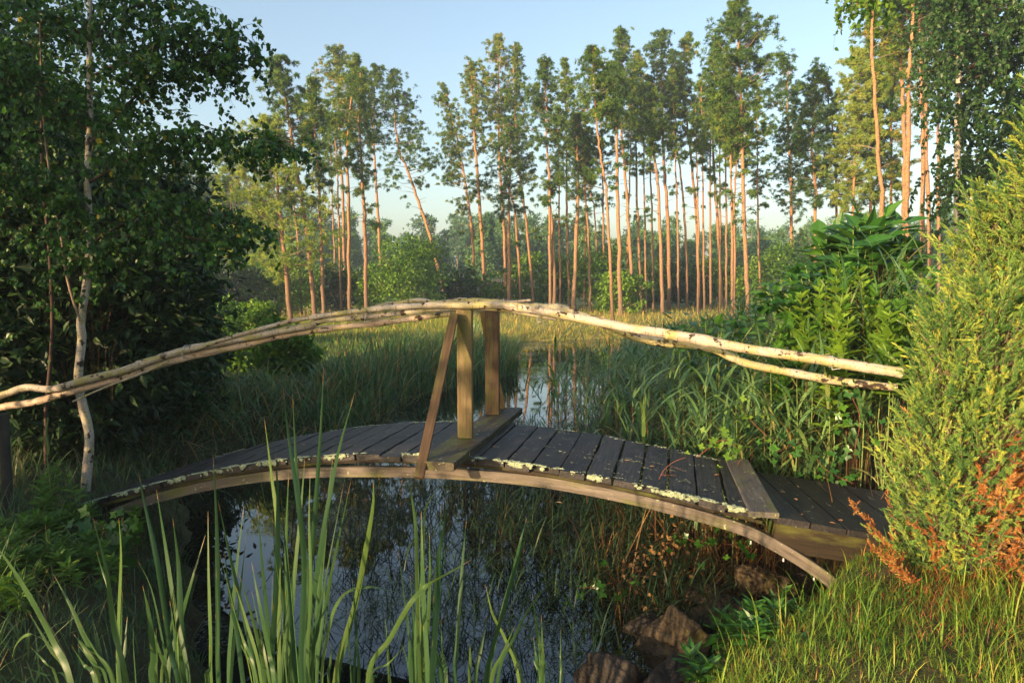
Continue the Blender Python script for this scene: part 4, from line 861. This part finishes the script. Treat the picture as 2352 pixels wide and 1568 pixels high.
# thin reeds in the water under the bridge and behind it
x,y=scatter(900,(-2.3,1.9),(5.5,9.4)); k=(R.uniform(size=len(x))<np.interp(x,[-2.3,-1.,.3,1.4],[.15,.3,.7,1])); x=x[k];y=y[k]; st=MB(); lv=MB()
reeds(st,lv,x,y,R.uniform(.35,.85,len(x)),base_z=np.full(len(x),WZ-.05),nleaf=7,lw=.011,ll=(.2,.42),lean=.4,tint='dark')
o=lv.build('water_reeds',M['shaded_reed']); tag(o,'sparse thin reeds rising from the water behind and under the bridge','reeds',kind='stuff'); st.build('reed_stems',M['dry_reed'],o)
x,y=scatter(950,(-1.5,1.5),(4.0,6.4)); k=R.uniform(size=len(x))<np.interp(x,[-1.5,0,1],[.2,.55,.9]); x=x[k];y=y[k]; st=MB(); lv=MB()
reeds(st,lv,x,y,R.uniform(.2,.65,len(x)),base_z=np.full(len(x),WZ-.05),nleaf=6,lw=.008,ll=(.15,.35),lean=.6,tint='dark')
o=lv.build('water_reeds',M['shaded_reed']); tag(o,'low tangled reed leaves on the water in front of the bridge','reeds',kind='stuff')
# middle clump of tall sedge, left bank edge
x,y=scatter(3400,(-3.5,.1),(10.5,23)); q_=sdist(x,y); k=(q_<.9)&(q_>np.interp(y,[14,18],[-.15,-1.1]))&(x>-3.3); x=x[k];y=y[k]; lv=MB(); n=len(x); b=np.stack([x,y,np.maximum(H(x,y),WZ-.1)],1)
for _ in range(3): ribbons(lv,b+R.normal(size=(n,3))*[.05,.05,0],R.uniform(0,6.28,n),R.uniform(0,.35,n),R.uniform(0,1.7,n),R.uniform(.6,1.1,n)*np.interp(y,[11,16,23],[.8,1.2,1.0]),R.uniform(.012,.03,n),5,twist=R.normal(0,.8,n))
tag(lv.build('sedge',M['reed']),'tall dark green sedge along the left shore of the pond','sedge',kind='stuff')
# individual prominent reeds right of the posts
for (px,py,Yd,lb) in ((1345,770,7.2,'upright reed standing alone above the water, right of the posts'),(1275,800,7.6,'reed with spread leaves nearest the far post'),(1560,790,6.2,'reed stalk rising to the lower right pole'),(1650,760,6.4,'reed stalk poking above both right poles'),(1770,850,5.4,'pale reed with long hanging leaf blades below the poles'),(1865,800,5.3,'tall pale reed crossing in front of the right poles'),(1940,760,5.4,'tall reed near the juniper with drooping tip'),(1690,930,5.3,'short reed with pale broad blades above the deck'),(1480,860,5.9,'reed leaning over the deck right of the cross plank'),(1620,880,5.6,'reed with broad grey green blades at the far deck edge'),(1725,800,5.7,'reed standing between the two right poles'),(1830,870,5.3,'broad bladed pale reed just beyond the grey strip'),(1905,860,5.2,'broad bladed reed beyond the ramp'),(1985,820,5.2,'last tall reed before the juniper')):
    t=P(px,py,Yd); root=empty('reed',(t[0],t[1],0.),lb,'reed','single reeds standing out of the reed bed'); st=MB(); lv=MB()
    tube(st,catmull([[t[0],t[1],WZ-.1],[t[0]+.02,t[1],t[2]*.6],[t[0],t[1],t[2]]],4),np.linspace(.006,.002,9),6)
    for q in range(10):
        z=t[2]*R.uniform(.35,1); ribbons(lv,np.array([[t[0],t[1],z]]),R.uniform(0,6.28,1),R.uniform(.2,.7,1),R.uniform(.5,2.0,1),R.uniform(.35,.65,1),R.uniform(.020,.036,1),8,tint=R.uniform(.3,.9,1),twist=R.normal(0,.8,1))
    st.build('stem',M['stem'],root); lv.build('leaves',M['reed'],root)

# ------------------------------------------------------------------ cattails in the foreground
c1=lambda l:[(x*.3776,976.1+y*.3776) for x,y in l]
cB=lambda l:[(746.5+x*.3776,976.1+y*.3776) for x,y in l]
plants=[
('big bent cattail plant at the lower left corner',c1,[([(-60,690),(60,850),(200,1080),(330,1330),(430,1568)],50),([(72,1420),(95,1340),(150,1280),(220,1280),(290,1330),(350,1420),(440,1568)],26),([(185,1345),(280,1450),(350,1568)],22),([(445,1265),(530,1380),(600,1568)],42),([(325,905),(430,1100),(540,1340),(690,1568)],35)]),
('cattail plant with two upright leaves near the left',c1,[([(565,560),(650,900),(695,1250),(770,1568)],38),([(722,560),(735,800),(720,1200),(718,1568)],42),([(585,760),(620,880),(660,1000),(720,1300),(745,1568)],20)]),
('fan of six cattail leaves left of the tall cluster',c1,[([(843,290),(890,520),(960,850),(1040,1380),(1085,1568)],38),([(950,385),(1000,700),(1060,1100),(1150,1568)],38),([(1050,560),(1085,850),(1100,1200),(1120,1568)],42),([(835,815),(920,1000),(990,1330),(1030,1568)],34),([(868,975),(905,1150),(932,1400),(925,1568)],44),([(1250,665),(1150,1000),(1080,1250),(1020,1568)],36)]),
('pair of straight cattail leaves between the fan and the tall cluster',c1,[([(1265,520),(1268,900),(1280,1300),(1285,1568)],32),([(1295,175),(1318,600),(1325,1100),(1330,1568)],36),([(1485,480),(1440,850),(1405,1250),(1390,1568)],38),([(1283,1425),(1272,1500),(1262,1568)],24)]),
('cattail plant with leaves slanting left beside the pair',c1,[([(1325,450),(1400,800),(1480,1150),(1560,1568)],30),([(1450,895),(1530,1150),(1600,1450),(1610,1568)],30),([(1430,970),(1500,1200),(1590,1568)],30),([(1530,830),(1580,1100),(1640,1400),(1665,1568)],34),([(1365,760),(1395,1000),(1440,1250),(1480,1568)],34)]),
('left half of the tall cattail cluster before the bridge',c1,[([(1555,180),(1620,520),(1700,1000),(1745,1568)],30),([(1608,-40),(1650,300),(1690,700),(1700,1568)],35),([(1677,150),(1690,500),(1680,1000),(1655,1568)],42),([(1757,265),(1740,700),(1745,1100),(1700,1568)],38),([(1565,470),(1600,900),(1640,1300),(1680,1568)],34),([(1855,190),(1830,500),(1785,1000),(1760,1568)],32),([(1660,560),(1700,800),(1740,1200),(1790,1568)],30)]),
('tallest cattail plant of the cluster, reaching above the deck',c1,[([(1721,-240),(1760,100),(1820,500),(1850,900),(1835,1568)],40),([(1780,-190),(1800,200),(1830,600),(1885,1100),(1880,1568)],38),([(1968,-335),(1950,50),(1912,600),(1870,1100),(1850,1568)],38),([(2158,-200),(2050,200),(1960,700),(1885,1200),(1850,1568)],40),([(1887,265),(1880,600),(1890,1000),(1870,1568)],26),([(1995,560),(1960,900),(1930,1250),(1900,1568)],40),([(2030,160),(1990,500),(1940,1000),(1900,1568)],30),([(1980,850),(1965,1150),(1925,1568)],26)]),
('arched cattail plant right of the tallest cluster',cB,[([(520,1040),(400,1005),(280,983),(150,1005),(70,1090),(20,1250),(-20,1568)],38),([(295,340),(290,500),(240,800),(180,1100),(60,1568)],42),([(190,1250),(205,1450),(205,1568)],28),([(265,1400),(262,1500),(258,1568)],30),([(38,1320),(32,1450),(25,1568)],24),([(165,930),(180,1100),(190,1300),(175,1568)],22)]),
('dense upright cattail plant below the cross plank',cB,[([(510,310),(530,450),(553,640),(560,1000),(580,1568)],28),([(795,258),(710,360),(640,450),(605,560),(600,900),(590,1568)],32),([(585,520),(590,800),(600,1100),(625,1568)],44),([(745,430),(720,640),(680,900),(650,1568)],32),([(705,480),(700,800),(690,1100),(660,1568)],24),([(635,650),(638,900),(630,1150),(615,1568)],28),([(670,740),(690,1000),(670,1250),(650,1568)],44),([(555,730),(565,900),(550,1250),(545,1568)],30),([(895,815),(750,900),(620,975),(520,1080),(400,1290),(260,1568)],40),([(625,850),(585,950),(570,1150),(600,1400),(610,1568)],36),([(365,1150),(380,1350),(392,1568)],38),([(355,1100),(450,1300),(520,1568)],28),([(705,1170),(715,1400),(735,1568)],40),([(830,1482),(700,1518),(560,1568)],40)]),
('cattail plant with a long slanting leaf reaching right',cB,[([(860,575),(835,850),(805,1300),(790,1568)],34),([(1290,480),(1180,800),(1080,1150),(975,1568)],46),([(1228,560),(1190,700),(1130,950),(1060,1200),(990,1568)],30),([(985,1155),(950,1350),(915,1568)],34)]),
('low cattail plant furthest right over the dark water',cB,[([(1437,898),(1280,1060),(1150,1290),(1050,1568)],28),([(975,965),(1020,1150),(1100,1310),(1180,1568)],28),([(1260,1030),(1290,1250),(1320,1568)],34),([(1100,1210),(1160,1400),(1200,1568)],28),([(1315,1150),(1325,1400),(1325,1568)],30),([(1255,1390),(1290,1480),(1310,1568)],24),([(1435,1230),(1432,1400),(1430,1568)],12)])]
for lb,cv,bl in plants:
    Yp=R.uniform(2.15,2.6); bx=np.mean([cv([b[0][-1]])[0][0] for b in bl]); bb=P(bx,1568,Yp); root=empty('cattail',(bb[0]*.95,Yp,WZ),lb,'cattail','cattail plants in the foreground water')
    ex=[]
    for _ in range(int(len(bl)*.8)+1):
        pts,w=bl[R.integers(len(bl))]; a_=R.uniform(.3,.85); dx=R.normal()*45; q0=np.array(pts,float); t_=q0[-1]+(q0[0]-q0[-1])*a_
        ex.append(([(t_[0]+dx*1.3,t_[1]),((t_[0]+q0[-1][0])/2+dx*.9,(t_[1]+q0[-1][1])/2),(q0[-1][0]+dx*.6,q0[-1][1])],w*R.uniform(.45,.85)))
    for pts,w in bl+ex:
        q=cv(pts); Yl=Yp+R.normal()*.12; p=[P(a,b,Yl+R.normal()*.02) for a,b in q][::-1]
        low=np.array([bb[0]*.95+R.normal()*.03+(p[0][0]-bb[0])*.35,Yp+R.normal()*.03,WZ-.05]); mid=(p[0]*.6+low*.4)+(p[0]-p[1])*.12
        mb=MB(); pathribbon(mb,np.array([low,mid]+p),w*.3776*Yl/F*.80,tint=float(np.clip(R.normal(.5,.25),0,1)),yaw=R.normal(0,.32),tw=R.normal(0,.45),fold=R.uniform(.02,.18))
        mb.build('leaf',M['cattail'],root)

# ------------------------------------------------------------------ stones
def rock(px,py,Yd,sx_,sy_,sz_,seed,mat,label,yaw=0.,tiltv=0.,dz_=0.):
    g=np.random.default_rng(seed); import bmesh; Yd*=1.09; sx_*=.92; sy_*=.92; sz_*=.98
    bm=bmesh.new(); bmesh.ops.create_icosphere(bm,subdivisions=5,radius=1)
    V=np.array([v.co[:] for v in bm.verts]); Fc=np.array([[v.index for v in f.verts] for f in bm.faces]); bm.free()
    pl=norm(g.normal(size=(13,3))); r=np.full(len(V),1.25)
    for n_ in pl:
        dd=V@n_; off=g.uniform(.62,.95); r=np.minimum(r,np.where(dd>.05,off/np.maximum(dd,.05),9))
    nse=sum(np.sin(V@g.normal(size=3)*f+g.uniform(0,6))*a for f,a in ((4,.05),(7,.04),(12,.03),(21,.022),(34,.014),(55,.008)))
    V=V*(r+nse)[:,None]*np.array([sx_,sy_,sz_]); c,s=math.cos(yaw),math.sin(yaw); ct,stt=math.cos(tiltv),math.sin(tiltv)
    V=V@np.array([[ct,0,stt],[0,1,0],[-stt,0,ct]]).T@np.array([[c,-s,0],[s,c,0],[0,0,1]]).T
    o=P(px,py,Yd); mb=MB(); mb.add(V+o,Fc,smooth=True); ob=mb.build('stone',M[mat],base=o); tag(ob,label,'stone','stones on the right bank' if px>1000 else 'dark stones at the left bank')
rock(1555,1468,3.62,.22,.2,.19,1,'rock','large sunlit brown stone with yellow moss at the water edge',.4,.3)
rock(1660,1410,3.95,.24,.2,.15,2,'rock','layered flat stone behind the mossy one',.2,-.2)
rock(1735,1335,4.25,.17,.14,.13,3,'rock','upright pale stone nearest the arch foot',.8,.3)
rock(1640,1375,4.25,.10,.1,.12,4,'rock','small pointed stone between the layered and upright ones',.2,.1)
rock(1790,1352,4.2,.13,.1,.08,5,'rock','small pale stone half hidden under the leafy weeds',.2,.1)
rock(1840,1340,4.3,.10,.08,.08,13,'darkrock','small dark stone at the foot of the arch beam',.2,.1)
rock(1390,1545,3.3,.18,.15,.14,6,'darkrock','dark wet block of stone at the bottom edge',.1,.1)
rock(1500,1440,3.85,.18,.13,.08,8,'darkrock','low dark stone in the water beside the mossy one',.3,.0)
rock(1700,1500,3.5,.20,.15,.11,7,'darkrock','dark stone under the layered one',.9,.1)
rock(1540,1565,3.2,.22,.15,.10,9,'darkrock','dark stone below the mossy one at bottom edge',.9,.1)
rock(1590,1362,4.35,.10,.1,.07,14,'darkrock','reddish dark stone at the waterline below the reeds',.9,.1)

# ------------------------------------------------------------------ grass (stuff)
def grass(name,n,xr,yr,cond,L,W,mat,label,bend=(.2,1.5),seg=4,tilt=.35,cat='grass',zmin=WZ+.01,clump=0):
    x,y=scatter(n,xr,yr,cond)
    if clump:
        cx=R.uniform(*xr,clump); cy=R.uniform(*yr,clump); i_=R.integers(0,clump,len(x)); x=cx[i_]+R.normal(size=len(x))*.06; y=cy[i_]+R.normal(size=len(x))*.06
        k=cond(x,y) if cond is not None else np.ones(len(x),bool); x=x[k]; y=y[k]
    b=onland(x,y,-.01); k=b[:,2]>zmin; b=b[k]; m=len(b); mb=MB()
    pt=.45+.3*wob(b[:,0],b[:,1],1.2)
    ribbons(mb,b,R.uniform(0,6.28,m),np.abs(R.normal(0,tilt,m)),R.uniform(*bend,m),R.uniform(*L,m)*(.75+.6*(wob(b[:,0],b[:,1],2.6)>.1)),W*R.uniform(.6,1.3,m),seg,tint=np.clip(pt+R.normal(size=m)*.25,0,1),twist=R.normal(0,.5,m))
    return tag(mb.build(name,M[mat]),label,cat,kind='stuff')
dry=lambda m:(lambda x,y:sdist(x,y)>m)
right=lambda x,y:(sdist(x,y)>.35)&(x>.7)
grass('grass',120000,(.6,4.9),(1.3,5.4),right,(.035,.12),.0032,'grass','sunlit tufted grass on the right bank below the juniper',clump=2600,tilt=.55,bend=(.3,2.2))
grass('grass',3500,(.9,5.0),(1.5,5.0),right,(.12,.26),.005,'grass','longer arching grass blades among the right bank turf')
grass('dry_grass',14000,(.6,4.9),(1.3,5.4),right,(.04,.13),.003,'dry_reed','dead brown thatch lying in the right bank turf',tilt=1.1,bend=(.1,1.2))
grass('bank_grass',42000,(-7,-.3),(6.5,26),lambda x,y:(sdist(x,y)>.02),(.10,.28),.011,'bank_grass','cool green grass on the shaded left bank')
x,y=scatter(7500,(-5,-1.4),(7.6,16)); k=(sdist(x,y)>-.3)&(sdist(x,y)<1.4); x=x[k];y=y[k]; b=onland(x,y); n=len(x); mb=MB(); ribbons(mb,b,R.uniform(0,6.28,n),R.uniform(.2,.9,n),R.uniform(.4,1.9,n),R.uniform(.3,.8,n),R.uniform(.008,.022,n),5,twist=R.normal(0,.6,n))
tag(mb.build('bank_reeds',M['reed']),'matted overhanging reed grass on the shaded bank beyond the bridge','reeds',kind='stuff')
x,y=scatter(4500,(-4.6,-1.4),(7.6,15)); k=(sdist(x,y)>-.1)&(sdist(x,y)<1.); x=x[k];y=y[k]; b=onland(x,y); n=len(x); mb=MB(); ribbons(mb,b,R.uniform(0,6.28,n),R.uniform(.5,1.2,n),R.uniform(.4,1.5,n),R.uniform(.2,.5,n),R.uniform(.004,.009,n),4)
tag(mb.build('dry_grass',M['dry_reed']),'brown dead grass matted on the shaded bank edge','dry grass',kind='stuff')
grass('meadow_grass',60000,(-26,30),(24,60),lambda x,y:(sdist(x,y)>.0)&(R.uniform(size=len(x))<np.interp(y,[21,30,58],[1,.6,.3])),(.14,.42),.028,'gold_grass','golden dry meadow grass beneath the pines and along the far shore',seg=3)
grass('meadow_grass',14000,(-9,11),(20,33),lambda x,y:(sdist(x,y)>-.15)&(sdist(x,y)<1.2)&(y>24.5),(.2,.5),.022,'gold_grass','orange dry grass fringe hanging over the far bank',bend=(.6,2.4),seg=4,zmin=WZ-.08)
grass('meadow_grass',20000,(-22,-1.5),(16,38),dry(.5),(.12,.35),.022,'grass','fresh green grass on the lit meadow left of the pond')
# left foreground ground cover
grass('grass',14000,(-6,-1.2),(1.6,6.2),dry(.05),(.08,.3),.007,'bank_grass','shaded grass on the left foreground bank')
x,y=R.normal(2.6,.5,9000),R.normal(3.3,.28,9000); b=onland(x,y); n=len(x); mb=MB(); ribbons(mb,b,R.uniform(0,6.28,n),R.uniform(.5,1.6,n),R.uniform(0,.6,n),R.uniform(.02,.09,n),.003,2); tag(mb.build('needle_litter',M['dead_juniper']),'orange needle litter on the turf under the juniper','litter',kind='stuff')
# leafy plants at left foreground
ll=[(110,1060,4.9,.02,'tall weed with pointed leaves at the left edge below the poles'),(60,1180,4.4,.0,'bushy weed at the left edge'),(150,1190,4.6,.0,'leafy weed just left of the birch foot'),(230,1200,4.5,.0,'weed with narrow leaves by the bridge end'),(30,1270,4.1,.0,'low weed in the left corner'),(110,1290,4.0,.0,'low weed right of the corner one'),(190,1290,4.0,.0,'dim weed under the bridge end'),(40,1400,3.7,0,'small weed above the bent cattail'),(130,1390,3.8,0,'small weed behind the bent cattail'),(20,1490,3.4,0,'weed at the bottom left corner')]
for px,py,Yd,_,lb in ll:
    t=P(px,py,Yd); g=float(H(t[:1],t[1:2])[0]); root=empty('weed',(t[0],t[1],g),lb,'plant','weeds on the left bank'); a=MB(); b=MB()
    for k in range(7): herb(a,b,np.array([t[0]+R.normal()*.13*(k>0),t[1]+R.normal()*.13*(k>0),g]),max(.15,(t[2]-g)*(1 if k==0 else R.uniform(.5,.95))),R.uniform(0,6),.15,12,.085,sx=.5,r=.003,whorl=2,tint=.55)
    a.build('stem',M['stem'],root); b.build('leaves',M['green_leaf'],root)
# beaded seed spike
t=P(110,960,4.85); root=empty('seed_spike',(t[0],t[1],.4),'plant with a tall beaded green seed spike against the dark thicket','plant'); mb=MB(); q=np.array([P(108+2*math.sin(k*.3),1050-k*3.6,4.85) for k in range(26)]); tube(mb,np.vstack([[t[0],t[1],.35],q]),.003,5)
mb.build('stem',M['stem'],root); mb=MB()
for k,c in enumerate(q[2:]):
    r=.011*(1.1-.5*k/24); tube(mb,[c-UP*.0035,c-UP*.0015,c+UP*.0015,c+UP*.0035],[r*.4,r,r,r*.4],8)
mb.build('seed_beads',M['stem'],root)
# vine with lobed leaves at the left bridge end, right bank hops
def vine(pts,Yd,label,nl,ls,mat='big_leaf',name='vine',grp='climbing vines by the bridge'):
    p=catmull([P(a,b,Yd+R.normal()*.1) for a,b in pts],6); root=empty(name,tuple(p[0]),label,'vine',grp); a=MB(); tube(a,p,.003,5,cap=False); b=MB(); n=nl
    c=p[R.integers(0,len(p),n)]+R.normal(size=(n,3))*np.array([.07,.10,.06]); d=norm(R.normal(size=(n,3))*[1,.5,.3]+np.array([0,-.3,-.5])); inst(b,LOBE,c,frames(d,np.array([0,-.8,.7])+R.normal(size=(n,3))*.35),ls*R.uniform(.6,1.2,n),np.clip(R.normal(.6,.2,n),0,1))
    a.build('stem',M['redstem'],root); b.build('leaves',M[mat],root)
vine([(200,1180),(240,1220),(262,1290),(240,1380)],4.3,'vine with lobed leaves hanging below the left bridge end',34,.11)
vine([(270,1170),(300,1240),(330,1330),(345,1380)],4.5,'vine with round leaves over the dark left shore',26,.10)
vine([(230,1330),(210,1400),(225,1480)],4.1,'lower vine leaves beside the left rocks',20,.09)
vine([(1600,1050),(1660,1010),(1700,1040),(1690,1080)],5.0,'bright hop vine at the far edge of the deck beside the reeds',22,.06,'green_leaf')
vine([(1780,1040),(1840,1020),(1900,1080),(1960,1110)],4.9,'hop vine beyond the ramp',44,.06,'big_leaf')
vine([(1700,920),(1720,960),(1760,1000)],5.2,'hop leaves among the reeds under the poles',12,.06,'green_leaf')
vine([(1950,900),(1975,960),(1960,1050)],4.9,'hop leaves climbing the reeds beside the juniper',24,.06,'big_leaf')
vine([(1560,1230),(1620,1250),(1680,1250),(1730,1280)],4.9,'dim vine leaves hanging under the right half of the bridge',22,.07,'big_leaf')
vine([(1330,1350),(1380,1345),(1430,1330)],4.7,'lobed leaves lying among the reeds over the water',10,.08,'big_leaf')
# weeds by stones at right
for px,py,Yd,lb in ((1715,1385,3.7,'nettle like weed left of the upright stone'),(1790,1330,3.9,'tall weed with opposite leaves before the arch foot'),(1730,1450,3.5,'leafy weed beside the layered stone'),(1790,1440,3.5,'low leafy weed in the turf right of the stones'),(1740,1500,3.3,'small weed below the layered stone'),(1640,1530,3.1,'little weed at the bottom edge right of the dark stones')):
    t=P(px,py,Yd); g=float(H(t[:1],t[1:2])[0]); root=empty('weed',(t[0],t[1],g),lb,'plant','weeds beside the right bank stones'); a=MB(); b=MB()
    for k in range(4): herb(a,b,np.array([t[0]+R.normal()*.07*(k>0),t[1]+R.normal()*.07*(k>0),g]),max(.12,(t[2]-g)*(1 if k==0 else R.uniform(.5,.95))),R.uniform(0,6),.15,6,.10,sx=.5,r=.0025,whorl=3,tint=.4)
    a.build('stem',M['stem'],root); b.build('leaves',M['big_leaf'],root)
# red dry twig on the deck
mb=MB(); q=[P(a,b,4.35) for a,b in ((1505,1235),(1506,1150),(1518,1090),(1545,1062),(1575,1050))]; tube(mb,catmull(q,4),.002,5)
for k in range(5): e=P(1518+k*6,1090-k*5,4.35); tube(mb,[e,e+R.normal(size=3)*.05+[.03,0,.02]],.0012,4)
tag(mb.build('red_vine',M['redstem'],base=q[0]),'thin red bare vine climbing over the deck edge','vine')
# brown withered leaf bunches under the bridge
for (x,y,lb) in ((1500,1280,'withered brown leaf bunch hanging over the water'),(1545,1250,'withered brown leaves nearer the arch beam'),(1460,1330,'lowest string of withered brown leaves')):
    c=P(x,y,4.5); mb=MB(); n=60; pos=c+R.normal(size=(n,3))*[.05,.06,.09]; inst(mb,LEAF,pos,frames(R.normal(size=(n,3))+[0,0,-1.]),R.uniform(.02,.04,n)); tag(mb.build('withered_leaves',M['dry_reed'],base=c),lb,'leaves','withered leaf bunches under the bridge')

# ------------------------------------------------------------------ haze
HZ=0.0015
def hazebox():
    m=bpy.data.materials.new('haze_air'); m.use_nodes=True; nt=m.node_tree; nt.nodes.remove(nt.nodes['Principled BSDF'])
    v=nt.nodes.new('ShaderNodeVolumePrincipled'); v.inputs['Color'].default_value=(.66,.82,1,1); v.inputs['Density'].default_value=HZ; v.inputs['Anisotropy'].default_value=.2
    nt.links.new(v.outputs[0],nt.nodes['Material Output'].inputs['Volume'])
    mb=MB(); mb.add(boxv((5,230,11.0),XX,YY,UP,427,292,13.0),BF); tag(mb.build('haze',m),'thin morning haze over the forest and pond','haze',kind='stuff')
hazebox()

# ------------------------------------------------------------------ light, sky, camera
EL=D2R(11); AZ=D2R(225)   # azimuth clockwise from +Y
sd=np.array([math.sin(AZ)*math.cos(EL),math.cos(AZ)*math.cos(EL),math.sin(EL)])
L=bpy.data.lights.new('sun','SUN'); L.energy=5; L.angle=D2R(.6); L.color=(1.0,.69,.39); o=bpy.data.objects.new('sun',L); COL.objects.link(o); o.rotation_euler=Vector(sd).to_track_quat('Z','Y').to_euler()
w=bpy.data.worlds.new('World'); sc.world=w; w.use_nodes=True; nt=w.node_tree; sky=nt.nodes.new('ShaderNodeTexSky'); sky.sky_type='NISHITA'; sky.sun_disc=False; sky.sun_elevation=EL; sky.sun_rotation=AZ
sky.air_density=1.0; sky.dust_density=3.0; sky.ozone_density=.9
nt.links.new(sky.outputs[0],nt.nodes['Background'].inputs[0]); nt.nodes['Background'].inputs[1].default_value=.15
cam=bpy.data.cameras.new('camera'); cam.lens=24; cam.sensor_width=36; cam.clip_end=2000; cam.clip_start=.05; co=bpy.data.objects.new('camera',cam); COL.objects.link(co); co.location=(0,0,CAMZ); co.rotation_euler=(math.pi/2-TILT,0,0); sc.camera=co
sc.view_settings.view_transform='Standard'; sc.view_settings.look='None'; sc.view_settings.exposure=1.3; sc.view_settings.gamma=1
sc.cycles.volume_bounces=0; sc.cycles.max_bounces=8; sc.cycles.transparent_max_bounces=4
